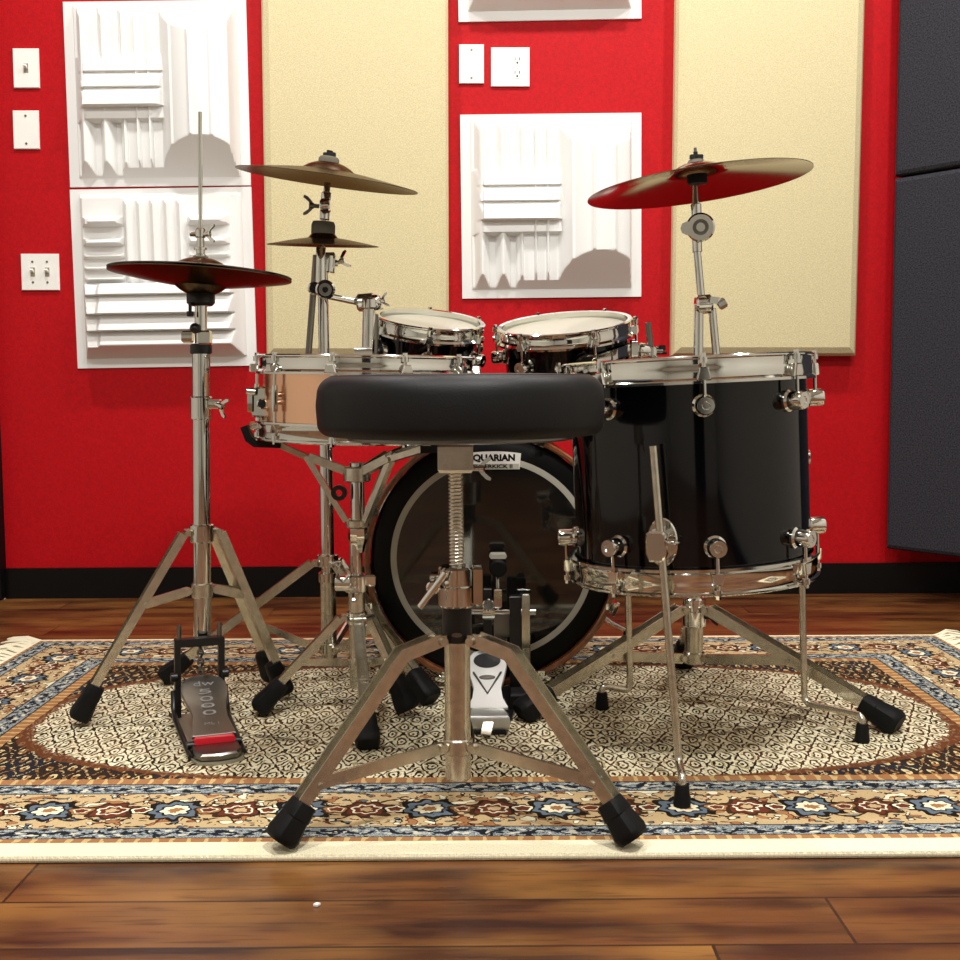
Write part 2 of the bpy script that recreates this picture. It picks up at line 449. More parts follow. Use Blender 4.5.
# dark panels set at an angle across the corner
P0 = wl(892.5, 546); dirp = V((math.cos(math.radians(-52)), math.sin(math.radians(-52)), 0))
zs = at(893, 178, P0.y-.04).z
Lp = (XR - .03 - P0.x)/dirp.x
def corner_panel(z0, z1, label):
    M = frame(P0 + dirp*Lp/2 - V((0, .02, P0.z)) + V((0, 0, (z0+z1)/2)), V((0, 0, 1)).cross(dirp)*-1, dirp)
    if M.col[1].z < 0: M = M @ Matrix.Rotation(PI, 4, 'Z')
    fabric_panel(M, Lp, z1-z0, .05, .012, 'corner_panel', 'charcoal_fabric', label)
corner_panel(P0.z, zs-.003, 'lower charcoal fabric corner panel, hanging just above the black baseboard')
corner_panel(zs+.003, zs+1.2, 'upper charcoal fabric corner panel, standing above the seam at the right edge')

# white moulded diffusers -------------------------------------------------
def ss(a, b, x):
    t = max(0, min(1, (x-a)/(b-a))); return t*t*(3-2*t)
def bumpf(x, c, w): 
    t = abs(x-c)/w; return .5+.5*math.cos(PI*t) if t < 1 else 0
def height_a(u, v):
    """u, v in 0..1, v downward; vertical ribs with a block of ledges on the left and a swelling on the right"""
    if u < .055 or u > .94 or v < .02 or v > .955: return 0.0
    p = .012
    if u < .50:
        p = max(p, .05*(1 if u > .30 else 0)*ss(.28, .32, u))
        for c, w, h in ((.115, .055, .085), (.23, .055, .085), (.334, .03, .08), (.409, .017, .10), (.476, .017, .10)):
            p = max(p, h*bumpf(u, c, w))
    else:
        p = .05
    if u > .47:
        dome = max(.05*ss(.46, .50, u), .205*math.sqrt(max(0, 1-((u-.765)/.235)**2)))
        for c in (.605, .72, .835): dome += .010*bumpf(u, c, .016)
        p = max(p, dome)
    # ledges
    q = 0.0
    if .06 < u < .60 and .30 < v < .68:
        for v0, v1, h0, h1 in ((.30, .395, .06, .10), (.395, .485, .07, .12), (.485, .585, .09, .14), (.585, .65, .075, .09)):
            if v0 <= v < v1: q = h0 + (h1-h0)*((v-v0)/(v1-v0))**.6
            elif v1 <= v < v1+.012: q = max(q, h1*(1-(v-v1)/.012))
        q = min(q, (u-.055)*1.7+.02, (.605-u)*1.6)
        if u < .125: q = max(0, q-.022)
    p = max(p, q)
    return max(0.0, min(p, (.955-v)*1.05, (v-.02)*1.1, (u-.05)*2.2 if u < .1 else 9, (.945-u)*6))
def height_b(u, v):
    """ledges across the foot, short ledges either side of a band of vertical ribs"""
    if u < .055 or u > .94 or v < .03 or v > .945: return 0.0
    p = .02
    for v0, v1, h in ((.53, .595, .15), (.595, .705, .17), (.705, .80, .165), (.80, .885, .15)):
        if v0 <= v < v1:
            p = .09 + (h-.09)*((v-v0)/(v1-v0))**.7
            if u < .17: p = p-.035*(1 if u < .15 else (.17-u)/.02)
    if v >= .885: p = max(0, .13-(v-.885)*2.0)
    if v < .56:
        if .30 < u < .65:
            q = .05
            for c in (.33, .40, .475, .55, .62): q += .035*bumpf(u, c, .03)
            q *= 1-ss(.50, .56, v)
        else:
            q = .03
            for c, w, h in ((.20, .055, .12), (.31, .045, .11), (.385, .028, .085), (.45, .028, .08), (.51, .028, .085)):
                t = v-(c-w)
                if 0 <= t < w*.9: q = max(q, h*(t/(w*.9))**.8)
                elif w*.9 <= t < w*1.25: q = max(q, h*(1-(t-w*.9)/(w*.35)))
            e = abs(u-.475)
            q = min(q, max(.02, (.425-e)*1.5), max(.02, (e-.165)*2.5))
            if u < .12: q = min(q, .075)
        p = max(p, q) if v < .53 else max(p, 0)
    return max(0.0, min(p, (.95-v)*2, (v-.03)*1.3, (u-.05)*2.5, (.945-u)*2.5))
def diffuser(corners, fn, label, n=150):
    M, w, h = rect(*corners) if len(corners) == 4 else corners
    mb = MB(); N = n+1; vs = []; fs = []
    for j in range(N):
        for i in range(N):
            u, v = i/n, j/n
            vs.append(((u-.5)*w, (.5-v)*h, .006 + fn(u, v)*.45))
    for j in range(n):
        for i in range(n): fs.append((j*N+i, (j+1)*N+i, (j+1)*N+i+1, j*N+i+1))
    k = len(vs); rim = [i for i in range(N)] + [j*N+n for j in range(1, N)] + [n*N+i for i in range(n-1, -1, -1)] + [j*N for j in range(n-1, 0, -1)]
    vs += [(vs[i][0], vs[i][1], 0.0) for i in rim]; L = len(rim)
    fs += [(rim[i], rim[(i+1) % L], k+(i+1) % L, k+i) for i in range(L)]
    mb.add(vs, fs)
    return solo(mb, 'sound_diffuser', 'white_plastic', label, 'sound diffuser', M=M, local=True, smooth=28)
diffuser(((64.5, 3), (246, 0), (251.5, 186), (70, 187)), height_a, 'white moulded sound diffuser mounted directly above another, beside the light switches')
diffuser(((70.5, 189.5), (252, 187.5), (257, 365), (78.5, 369)), height_b, 'white moulded sound diffuser with ledges across its foot, behind the hi-hat')
mid = ((460.5, 115.5), (641, 113), (641, 297), (462, 298.5))
diffuser(mid, height_a, 'white moulded sound diffuser hanging alone between the beige panels, above the toms')
Mm, wm, hm = rect(*mid)
bl, br = wl(457.5, 22.5), wl(640, 19)
Mt = Matrix.Translation(V(((bl.x+br.x)/2, YW, (bl.z+br.z)/2 + hm/2))) @ Matrix.Rotation(-math.atan2(br.z-bl.z, br.x-bl.x), 4, 'Y') @ Matrix.Rotation(PI/2, 4, 'X')
diffuser((Mt, (br-bl).length, hm), height_b, 'white moulded sound diffuser cut off at the top edge, above the outlet plate')

# switch and outlet plates ------------------------------------------------
def plate(x0, y0, x1, y1, kind, name, label):
    M, w, h = rect((x0, y0), (x1, y0), (x1, y1), (x0, y1))
    t = empty(name, (0, 0, 0), label, 'wall plate', M=M)
    mb = MB(); mb.prism([(-w/2, -h/2), (w/2, -h/2), (w/2, h/2), (-w/2, h/2)], .0005, .007, ch=.002)
    build(mb, 'cover_plate', 'ivory_plastic', t, True)
    def screw(x, y): build(MB().cyl((x, y, .0066), (x, y, .0082), .003), 'screw', 'dark_steel', t, True)
    def toggle(x, y):
        b = MB(); b.box((x, y, .0072), (.012, .024, .001)); build(b, 'toggle_slot', 'pedal_plate', t, True)
        build(MB().bar((x, y, .006), (x, y+.006, .019), .008, .006, (1, 0, 0), .001), 'toggle', 'ivory_plastic', t, True)
    if kind == 'toggle': toggle(0, 0)
    if kind == 'double':
        for x in (-w*.19, w*.19):
            toggle(x, 0); screw(x, h*.28); screw(x, -h*.28)
    if kind == 'blank': screw(0, h*.36); screw(0, -h*.36)
    if kind == 'outlet':
        x = w*.18
        for y in (h*.17, -h*.17):
            f = build(MB().prism(circ(.015, 20, x, y, .013), .006, .0082), 'receptacle', 'ivory_plastic', t, True)
            sl = MB(); sl.box((x-.006, y+.003, .0083), (.0022, .009, .0008)); sl.box((x+.006, y+.003, .0083), (.0022, .008, .0008)); sl.prism(circ(.0028, 10, x, y-.007), .0079, .0087)
            build(sl, 'slots', 'black_metal', f, True)
plate(14, 49, 40, 88.5, 'toggle', 'switch_plate', 'single white light switch plate, topmost of the plates on the left')
plate(14, 111, 40, 149.5, 'blank', 'blank_plate', 'blank white wall plate below the single light switch')
plate(22, 254, 60, 290.5, 'double', 'switch_plate', 'double white light switch plate beside the lower left diffuser')
plate(459, 45, 484, 84, 'blank', 'blank_plate', 'narrow blank white wall plate next to the outlet plate')
plate(491, 48, 529.5, 87, 'outlet', 'outlet_plate', 'wide white wall plate with a power outlet above the middle diffuser')

# ------------------------------------------------------------------ rug
rc = V(((RX0+RX1)/2, (RY0+RY1)/2, 0))
rug = empty('area_rug', rc, 'patterned oriental rug with cream ground under the whole drum kit', 'rug')
mb = MB(); mb.prism([(-HX, -HY), (HX, -HY), (HX, HY), (-HX, HY)], .0008, ZR, ch=.003)
build(mb, 'pile', 'rug_pile', rug, True, 20)
for sgn in (-1, 1):
    mb = MB(); y = -HY+.004
    while y < HY-.002:
        L = random.uniform(.07, .095); a = random.uniform(-.025, .025); h = random.uniform(.004, .012)
        x0 = sgn*(HX-.004)
        pts = [(x0, y, .006), (x0+sgn*L*.4, y+a*.5, .005+h), (x0+sgn*L*.8, y+a, .004+h*.6), (x0+sgn*L, y+a*1.4, .0035)]
        mb.tube(pts, [.0025, .003, .003, .002], 5); y += random.uniform(.004, .0065)
    build(mb, 'fringe', 'fringe', rug, True)

# ------------------------------------------------------------------ hardware helpers
UCH = lambda w, h, t=.0025: [(-w/2, 0), (-w/2, h), (-w/2+t, h), (-w/2+t, t), (w/2-t, t), (w/2-t, h), (w/2, h), (w/2, 0)]
def rubber_foot(p0, p1, w0, w1, parent, zmin=ZR+.0004):
    p0, p1 = V(p0), V(p1); d = p1-p0; M = frame(p0, d, V((0, 0, 1)).cross(d) if abs(d.normalized().z) < .95 else (1, 0, 0)); L = d.length
    mb = MB(); n = 20; vs = []; prof = [(0, w0*.55), (0, w0), (.06, w0*1.06), (.35, w0*1.08+(w1-w0)*.3), (.38, w0*1.02+(w1-w0)*.3), (.8, w1), (.93, w1*.95), (1, w1*.8), (1, 0.001)]
    for t, w in prof:
        for i in range(n):
            a = 2*PI*i/n; c, s_ = math.cos(a), math.sin(a); k = (abs(c)**4+abs(s_)**4)**-.25
            p = M @ V((c*k*w/2, s_*k*w/2*.9, t*L)); p.z = max(p.z, zmin+ .0001*abs(c)); vs.append(p)
    fs = [tuple(range(n-1, -1, -1))]
    for k in range(len(prof)-1): fs += [(k*n+i, k*n+(i+1) % n, (k+1)*n+(i+1) % n, (k+1)*n+i) for i in range(n)]
    mb.add(vs, fs)
    return build(mb, 'rubber_foot', 'black_rubber', parent)
def tripod(th, C, feet, zh, zc, rh=.022, bend=None, w=.022, h=.018, bt=.72, lf=.065, fw=(.028, .038), m='worn_chrome', brace_w=.014, flip=False):
    C = V((C[0], C[1], 0))
    for ft in feet:
        ft = V((ft[0], ft[1], 0)); d = ft-C; R = d.length; d.normalize(); side = V((-d.y, d.x, 0))
        pv = C + d*rh + V((0, 0, zh)); end = C + d*R + V((0, 0, ZR+.008))
        pts = [pv]
        if bend: pts.append(C + d*bend[0] + V((0, 0, bend[1])))
        ax = (end-pts[-1]).normalized(); fs_ = end - ax*lf
        pts.append(fs_ + ax*.02)
        lg = build(MB().sweep(pts, UCH(w, h), side), 'leg', m, th, smooth=25)
        mbp = MB(); mbp.cyl(pv - side*(w/2+.004) + V((0, 0, h*.4)), pv + side*(w/2+.004) + V((0, 0, h*.4)), h*.34, n=14); mbp.bar(C + d*(rh*.5) + V((0, 0, zh+h*.4)), pv + V((0, 0, h*.4)), w*.55, h*.8, side)
        build(mbp, 'pivot', m, lg)
        rubber_foot(fs_ + V((0, 0, h*.35)), end + V((0, 0, .004)), fw[0], fw[1], lg)
        a = C + d*rh*.9 + V((0, 0, zc)); base = pts[-2]
        b = base + (pts[-1]-base)*bt + V((0, 0, h*.3))
        mbr = MB(); mbr.bar(a, b, brace_w*.35, brace_w, side, .001); 
        mbr.cyl(b-side*(w/2+.003), b+side*(w/2+.003), .004, n=10); mbr.cyl(a-side*.007, a+side*.007, .006, n=10)
        build(mbr, 'brace', m, th)
def column(th, p0, p1, r, name='column', m='chrome', n=28): return build(MB().cyl(p0, p1, r, n=n, ch=.0015), name, m, th)
def collar(th, c, r, h, name='collar', m='chrome', n=28):
    c = V(c); return build(MB().lathe([(r*.6, -h/2), (r-.002, -h/2), (r, -h/2+.002), (r, h/2-.002), (r-.002, h/2), (r*.6, h/2)], n, Matrix.Translation(c)), name, m, th)
def lean(th, kx):
    st = list(th.children)
    while st:
        o = st.pop(); st += list(o.children)
        for v in o.data.vertices: v.co.x += kx*max(0, v.co.z-.03)
def wing(th, p, d, s=.012, name='wing_screw', m='chrome', up=(0, 0, 1)):
    """a wing screw at p pointing along d"""
    M = frame(p, d, up); mb = MB(); L = s*1.6
    mb.lathe([(0, 0), (s*.32, 0), (s*.32, L*.5), (s*.5, L*.55), (s*.5, L*.95), (s*.3, L), (0, L)], 14, M)
    for q in (-1, 1):
        out = [(q*s*.2, L*.55), (q*s*.7, L*.7), (q*s*1.4, L*1.15), (q*s*1.55, L*1.5), (q*s*1.2, L*1.55), (q*s*.6, L*1.05), (q*s*.2, L*.95)]
        if q < 0: out = out[::-1]
        mb.prism(out, -s*.16, s*.16, M @ Matrix.Rotation(PI/2, 4, 'X'), 0)
    return build(mb, name, m, th)
def boxat(th, px0, py0, px1, py1, Y, dep, name, m='chrome', ch=.002):
    a, b = at(px0, py0, Y), at(px1, py1, Y)
    return build(MB().box(((a.x+b.x)/2, Y, (a.z+b.z)/2), (abs(b.x-a.x), dep, abs(a.z-b.z)), ch=ch), name, m, th)

def cymbal_mesh(R, rise, rb, hb, t=.0012):
    pr = []
    N = 16
    for i in range(N+1):
        f = i/N; r = R + (rb-R)*f; pr.append((r, rise*(.75*f+.25*math.sin(f*PI/2))))
    for i in range(1, 9):
        f = i/8; r = rb*(1-f)+.006*f; pr.append((r, rise + hb*(1-(1-f)**2.2)))
    up = [(r, z+t) for r, z in pr]; up[0] = (R, t)
    return MB().lathe(pr + up[::-1], 80, loop=True)
def cymbal(R, rise, rb, hb, loc, roll, pitch, label, name='crash_cymbal', cat='cymbal', invert=False, m='dark_bronze'):
    M = Matrix.Translation(V(loc)) @ Matrix.Rotation(math.radians(roll), 4, 'Y') @ Matrix.Rotation(math.radians(pitch), 4, 'X')
    if invert: M = M @ Matrix.Rotation(PI, 4, 'X')
    return solo(cymbal_mesh(R, rise, rb, hb), name, m, label, cat, M=M, local=True, smooth=30), M

# ------------------------------------------------------------------ drums
def lug_mb(M, R, ang, z):
    a = V((math.cos(ang), math.sin(ang), 0)); F_ = M @ frame(a*R + V((0, 0, z)), a, (0, 0, 1))
    return MB().lathe([(0, 0), (.0165, 0), (.0165, .004), (.0135, .007), (.0135, .026), (.012, .029), (.006, .029), (.005, .0275), (0, .0275)], 24, F_)
def hoop_mb(R, top=True, hh=.030):
    s = 1 if top else -1
    pr = [(R+.002, .006), (R+.010, .007), (R+.0125, .005), (R+.0125, .003), (R+.0085, .001), (R+.0085, -.010), (R+.0095, -.012), (R+.0095, -hh+.008), (R+.0135, -hh+.004), (R+.0135, -hh), (R+.004, -hh), (R+.004, -.004)]
    return MB().lathe([(r, s*z) for r, z in pr], 96, loop=True)
def drum(name, label, M, R, h, angs, shell='black_lacquer', lug='round', zl=.066, hh=.030, cat='drum', bangs=None, head='coated_head', seg=96):
    t = empty(name, (0, 0, 0), label, cat, M=M)
    build(MB().lathe([(R-.007, -.012), (R, -.016), (R, -h+.016), (R-.007, -h+.012)], seg, loop=True), 'shell', shell, t, True)
    hd = [(R+.003, -.022), (R+.003, -.010), (R-.002, -.0055), (R-.012, -.005), (1e-5, -.005)]
    build(MB().lathe(hd, seg), 'batter_head', head, t, True)
    build(MB().lathe([(r, -h-z) for r, z in hd], seg), 'resonant_head', head, t, True)
    for top in (True, False):
        o = 0 if top else -h; s = 1 if top else -1
        mb = hoop_mb(R, top, hh); mb.v = [p + V((0, 0, o)) for p in mb.v]
        A = angs if top else (bangs or angs)
        for a in A:
            F_ = frame(V((math.cos(a)*(R+.014), math.sin(a)*(R+.014), o - s*(hh*.5+.004))), (math.cos(a), math.sin(a), 0), (0, 0, 1))
            mb.prism([(-hh*.32, -.006), (hh*.24, -.010), (hh*.24, .010), (-hh*.32, .006)] if s < 0 else [(-hh*.24, -.010), (hh*.32, -.006), (hh*.32, .006), (-hh*.24, .010)], -.006, .008, F_, .002)
        build(mb, 'hoop', 'chrome', t, True)
        for a in A:
            x, y = math.cos(a), math.sin(a)
            zlug = o - s*zl
            if lug == 'round':
                build(lug_mb(I4, R, a, zlug), 'lug', 'chrome', t, True)
            elif top:
                F_ = frame(V((x*(R+.010), y*(R+.010), 0)), (0, 0, 1), (x, y, 0)); mb = MB()
                mb.lathe([(0, -h+.042), (.0048, -h+.043), (.0055, -h+.05), (.0055, -.05), (.0048, -.043), (0, -.042)], 14, F_)
                for zz in (-.058, -h+.058): mb.cyl((x*(R-.001), y*(R-.001), zz), (x*(R+.011), y*(R+.011), zz), .0045, n=10)
                build(mb, 'lug', 'chrome', t, True)
            rr = R+.017 if lug == 'round' else R+.010
            mb = MB(); zt = o + s*.004
            mb.cyl((x*rr, y*rr, zlug - s*0), (x*rr, y*rr, zt), .0028, n=10)
            mb.cyl((x*rr, y*rr, zt - s*.008), (x*rr, y*rr, zt), .006, n=14); mb.cyl((x*rr, y*rr, zt), (x*rr, y*rr, zt+s*.006), .0038, n=4)
            build(mb, 'tension_rod', 'chrome', t, True)
    return t
def angs8(off, n=8): return [math.radians(off)+2*PI*i/n for i in range(n)]
DM = lambda p, roll, pitch: Matrix.Translation(V(p)) @ Matrix.Rotation(math.radians(roll), 4, 'Y') @ Matrix.Rotation(math.radians(pitch), 4, 'X')

# floor tom
FY = 1.82
pc = at(685.5, 363, FY)
zbot = at(694, 571, FY).z
hF = pc.z - zbot
RF = .183
MF = DM(pc, -2.4, -.3)
ft = drum('floor_tom', 'large black lacquered floor tom standing on three bent chrome legs', MF, RF, hF, angs8(-90-3), cat='floor tom', bangs=angs8(-90-0), zl=.064, hh=.033)
def rod_leg(th, top, knee, out, foot, bracket_dir=None, r=.0057):
    top, knee, out, foot = V(top), V(knee), V(out), V(foot)
    def rnd(a, b, c, rad=.016, n=6):
        u, w = (a-b).normalized(), (c-b).normalized(); p0, p1 = b+u*rad, b+w*rad
        return [p0*(1-t)**2 + b*2*t*(1-t) + p1*t*t for t in [i/n for i in range(n+1)]]
    up = foot + V((0, 0, .045)); up = V((foot.x, foot.y, foot.z+.045))
    pts = [top] + rnd(top, knee, out) + rnd(knee, out, V((out.x, out.y, foot.z)), .012) + [V((out.x, out.y, foot.z+.012))]
    lg = build(MB().tube(pts, r, 12), 'leg', 'worn_chrome', th)
    mb = MB().lathe([(0, 0), (.0115, 0), (.012, .004), (.0095, .026), (.0085, .030), (0, .030)], 16, Matrix.Translation(V((out.x, out.y, ZR+.0004))))
    build(mb, 'rubber_foot', 'black_rubber', lg)
    return lg
def leg_bracket(th, p, axis_c, z):
    """oval plate on the shell with a clamp block holding the rod at p"""
    d = V((p[0]-axis_c[0], p[1]-axis_c[1], 0)).normalized(); on = V((axis_c[0], axis_c[1], 0)) + d*(RF+.0) + V((0, 0, z))
    M = frame(on, d, (0, 0, 1)); mb = MB()
    mb.prism(circ(.036, 28, 0, 0, .023), -.002, .004, M, .002); br = build(mb, 'leg_bracket', 'chrome', th)
    mb = MB(); L = V((p[0]-on.x, p[1]-on.y, 0)).length
    mb.prism([(-.024, -.010), (-.012, -.015), (.016, -.015), (.02, -.010), (.02, .010), (.016, .015), (-.012, .015), (-.024, .010)], .003, L+.008, M, .003)
    build(mb, 'clamp', 'chrome', br)
    wing(br, M @ V((.004, -.014, L)), M.to_3x3() @ V((0, -1, 0)), .007, up=d)
fc = MF @ V((0, 0, -hF+.06))
# front leg
g1 = gr(682, 806)
rod_leg(ft, at(653, 446, 1.626), at(679, 764, 1.606), g1 + V((0, 0, .043)), g1)
leg_bracket(ft, at(657, 545, 1.622), (fc.x, fc.y), at(659, 545, 1.622).z)
g2 = gr(862, 742)
rod_leg(ft, at(800, 480, 1.915), at(804.5, 703, 1.905), g2 + V((0, 0, .043)), g2)
leg_bracket(ft, at(802, 540, 1.91), (fc.x, fc.y), at(802, 540, 1.91).z)
g3 = gr(602, 709)
rod_leg(ft, at(626, 480, 2.005), at(630, 691, 2.005), g3 + V((0, 0, .043)), g3)
leg_bracket(ft, at(628, 540, 2.005), (fc.x, fc.y), at(628, 540, 2.005).z)
a = math.radians(-8); mb = MB().lathe([(.004, 0), (.011, 0), (.011, .003), (.004, .003)], 20, frame(V((RF*math.cos(a), RF*math.sin(a), -hF*.47)), (math.cos(a), math.sin(a), 0)), loop=True)
build(mb, 'vent', 'chrome', ft, True)

# bass drum: batter side faces the throne, local z points at it
BY = 2.15
bc = at(492.5, 563, BY); bc.z = max(bc.z, .243+ZR+.0006); RB = .243; RBs = .2245; DB = .38
MBs = Matrix.Translation(bc) @ Matrix.Rotation(PI/2, 4, 'X')
bd = empty('bass_drum', (0, 0, 0), 'bass drum lying on its side with a dark head and brown wooden hoops', 'bass drum', M=MBs)
build(MB().lathe([(RBs-.007, -.03), (RBs, -.03), (RBs, -DB+.03), (RBs-.007, -DB+.03)], 96, loop=True), 'shell', 'black_lacquer', bd, True)
for s, o in ((1, 0), (-1, -DB)):
    mb = MB().lathe([(r, o+s*z) for r, z in ((RB-.011, -.002), (RB-.008, .001), (RB-.003, .001), (RB, -.002), (RB, -.036), (RB-.003, -.039), (RB-.011, -.039))], 96, loop=True)
    hp = build(mb, 'hoop', 'wood_hoop', bd, True)
    hd = MB().lathe([(RBs+.004, o-s*.034), (RBs+.006, o-s*.014), (RBs+.0, o-s*.010), (.193, o-s*.010)], 96)
    hh_ = build(hd, 'head_collar', 'head_black', bd, True, label='black outer band of the bass drum head')
    build(MB().lathe([(.193, o-s*.010), (.1855, o-s*.0095), (.1815, o-s*.010)], 96), 'head_ring', 'head_ring', bd, True, label='pale grey ring inside the bass drum head')
    build(MB().lathe([(.1815, o-s*.010), (1e-5, o-s*.010)], 96), 'batter_head' if s > 0 else 'resonant_head', 'dark_head', bd, True, label='dark glossy drumhead')
    for k in range(8):
        a = PI/8 + k*PI/4; x, y = math.cos(a), math.sin(a)
        mb = MB(); F_ = frame(V((x*(RB+.004), y*(RB+.004), o-s*.018)), (x, y, 0), (0, 0, 1))
        mb.prism([(-.022, -.010), (.022, -.010), (.022, .010), (-.022, .010)], -.004, .005, F_, .002); mb.box((x*(RB-.004), y*(RB-.004), o+s*.003), (.014, .014, .006), None, .001)
        build(mb, 'claw', 'chrome', bd, True)
        mb = MB(); q = RB+.008
        mb.cyl((x*q, y*q, o+s*.006), (x*q, y*q, o-s*.10), .003, n=10); mb.bar((x*q-.014*y, y*q+.014*x, o+s*.006), (x*q+.014*y, y*q-.014*x, o+s*.006), .006, .006, (0, 0, 1), .001)
        build(mb, 'tension_rod', 'chrome', bd, True)
        build(lug_mb(I4, RBs, a, o-s*.10), 'lug', 'chrome', bd, True)
for s in (-1, 1):
    mb = MB(); p = [(s*.19, -.13, -.30), (s*.26, -.19, -.33), (s*.30, bc.z*-1+ZR+.03, -.35)]
    sp = build(MB().tube(p, .006, 12), 'spur', 'chrome', bd, True)
    build(MB().cyl((s*.30, -bc.z+ZR+.035, -.35), (s*.301, -bc.z+ZR+.001, -.351), .008, .011), 'rubber_foot', 'black_rubber', sp, True)
# sticker
stx, sty = (493.5-492.5)*BY/F, (563-463.5)*BY/F
out = []
for i in range(13):
    f = -1+2*i/12; out.append((stx+f*.053, sty+.017-.004*f*f))
out += [(stx+.050, sty-.017), (stx-.050, sty-.017)]
stk = build(MB().prism(out[::-1], -.0098, -.0088), 'sticker', 'sticker_white', bd, True, label='white maker sticker with black lettering')
T = MBs @ Matrix.Translation(V((stx-.0035, sty+.0045, -.0085)))
text('AQUARIAN', .0165, 'head_black', stk, T, bold=.0008, width=.092)
build(MB().prism([(stx-.049, sty-.017), (stx+.049, sty-.017), (stx+.049, sty-.0065), (stx-.049, sty-.0065)], -.0087, -.0083), 'band', 'head_ring', stk, True)
text('SUPERKICK II', .0095, 'head_black', stk, MBs @ Matrix.Translation(V((stx, sty-.0115, -.0081))), bold=.0003, width=.074)

# rack toms
def suspension(t, R, spans, zc):
    for a0, a1 in spans:
        a0, a1 = math.radians(a0), math.radians(a1)
        mb = MB(); r0 = R+.006
        n = 40; vs = []; fs = []
        for i in range(n+1):
            f = i/n; a = a0+(a1-a0)*f; hw = .026*(1-.62*math.sin(PI*f)**.6) ; mid_ = zc + .018*math.sin(PI*f)
            for rr, zz in ((r0, mid_-hw), (r0+.003, mid_-hw), (r0+.003, mid_+hw), (r0, mid_+hw)): vs.append((rr*math.cos(a), rr*math.sin(a), zz))
        for i in range(n): fs += [(i*4+q, i*4+(q+1) % 4, i*4+4+(q+1) % 4, i*4+4+q) for q in range(4)]
        fs += [(3, 2, 1, 0), (n*4, n*4+1, n*4+2, n*4+3)]
        mb.add(vs, fs); br = build(mb, 'suspension_bracket', 'chrome', t, True)
        for a in (a0, a1):
            d = V((math.cos(a), math.sin(a), 0)); F_ = frame(d*(R+.004) + V((0, 0, zc)), d, (0, 0, 1))
            build(MB().lathe([(.012, 0), (.027, 0), (.028, .002), (.028, .008), (.026, .010), (.012, .010)], 28, F_, loop=True), 'rubber_grommet', 'black_rubber', br, True)
            build(MB().lathe([(.025, .004), (.0285, .004), (.0285, .0115), (.025, .0115)], 28, F_, loop=True), 'grommet_ring', 'chrome', br, True)
pL = at(430, 321.5, 2.35); ML = DM(pL, 6.6, 13)
tl_angs = angs8(-90-4, 6)
tl = drum('rack_tom', 'small black rack tom with white head, beside the stacked cymbals', ML, .1, .165, angs8(-86, 6), cat='rack tom', zl=.058, hh=.026)
suspension(tl, .1, [(-146, -206)], -.058)
pR = at(564.5, 325.5, 2.34); MR = DM(pR, -5, 12)
tr = drum('rack_tom', 'larger black rack tom with white head, next to the floor tom', MR, .125, .185, angs8(-72, 6), cat='rack tom', zl=.058, hh=.026)
suspension(tr, .125, [(-78, -8)], -.066)
for t, R_ in ((tl, .1), (tr, .125)):
    pass

# snare drum
pS = at(366, 360, 1.98); zs0 = at(363, 435, 1.98).z; hS = pS.z - zs0
MS = DM(pS, 1.0, .6)
sn = drum('snare_drum', 'copper snare drum with chrome hoops on a basket stand behind the throne', MS, .174, hS, angs8(-90-11, 10), shell='copper', lug='tube', hh=.025, cat='snare drum', zl=.05)
# throw-off on the left edge of the snare
def sl_(px, py, Y=1.93): return at(px, py, Y)
Yst = 1.94
mb = MB(); a, b = at(253, 388, Yst), at(272, 416, Yst)
M_ = Matrix.Translation((a+b)/2); mb.prism([(-.016, -.024), (.012, -.026), (.017, -.01), (.017, .014), (.006, .026), (-.012, .024), (-.019, .008)], -.014, .014, M_ @ Matrix.Rotation(PI/2, 4, 'X'), .003)
st = build(mb, 'throw_off', 'chrome', sn)
mb = MB(); mb.bar(at(250, 412, Yst-.02), at(250, 390, Yst-.02), .008, .005, (1, 0, 0), .001); mb.cyl(at(247, 391, Yst-.02), at(256, 392, Yst-.02), .006); build(mb, 'lever', 'chrome', st)
build(MB().cyl(at(262, 404, Yst-.005), at(262, 404, Yst-.03), .009, n=16, ch=.002), 'knob', 'chrome', st)
mb = MB(); mb.cyl(at(259, 417, Yst-.004), at(259, 430, Yst-.004), .007, n=12, ch=.001); mb.box(at(268, 424, Yst-.006), (.026, .012, .014), None, .002); mb.cyl(at(252, 428, Yst-.012), at(262, 424, Yst-.012), .005); build(mb, 'strainer', 'chrome', st)
mb = MB(); mb.bar(at(270, 414, Yst-.018), at(318, 419, 1.83), .006, .012, (0, 1, 0), .001); build(mb, 'butt_plate', 'chrome', sn)

# ------------------------------------------------------------------ throne
CT = (gr(279, 851)+gr(634, 848))/2
dT = (gr(634, 848)-gr(279, 851)).length
CT = V((CT.x, CT.y + dT/(2*math.sqrt(3)), 0)); YT = CT.y
th = empty('drum_throne', (CT.x, CT.y, 0), 'round black padded drum throne on a chrome tripod in front of the kit', 'stool')
zt = lambda py: at(457, py, YT).z
sx = at(460.5, 400, YT).x
RT = 143*YT/F*.995
z0, z1 = at(460, 441, YT-RT*.92).z, zt(374.5); prs = []
H_ = z1-z0
for i in range(9):
    a = PI/2*i/8; prs.append((RT-.016+.016*math.sin(a)*1.0, z0+.016-.016*math.cos(a)))
prs[0] = (RT-.016, z0)
prs += [(RT+.0015, z0+H_*.5)]
for i in range(9):
    a = PI/2*i/8; prs.append((RT-.026+.026*math.cos(a), z1-.026+.026*math.sin(a)*.98))
prs += [(RT*.6, z1+.0005), (1e-5, z1+.001)]
seat = build(MB().lathe([(1e-5, z0)] + prs, 96, Matrix.Translation(V((sx, YT, 0)))), 'seat', 'black_vinyl', th, smooth=60)
pp = []
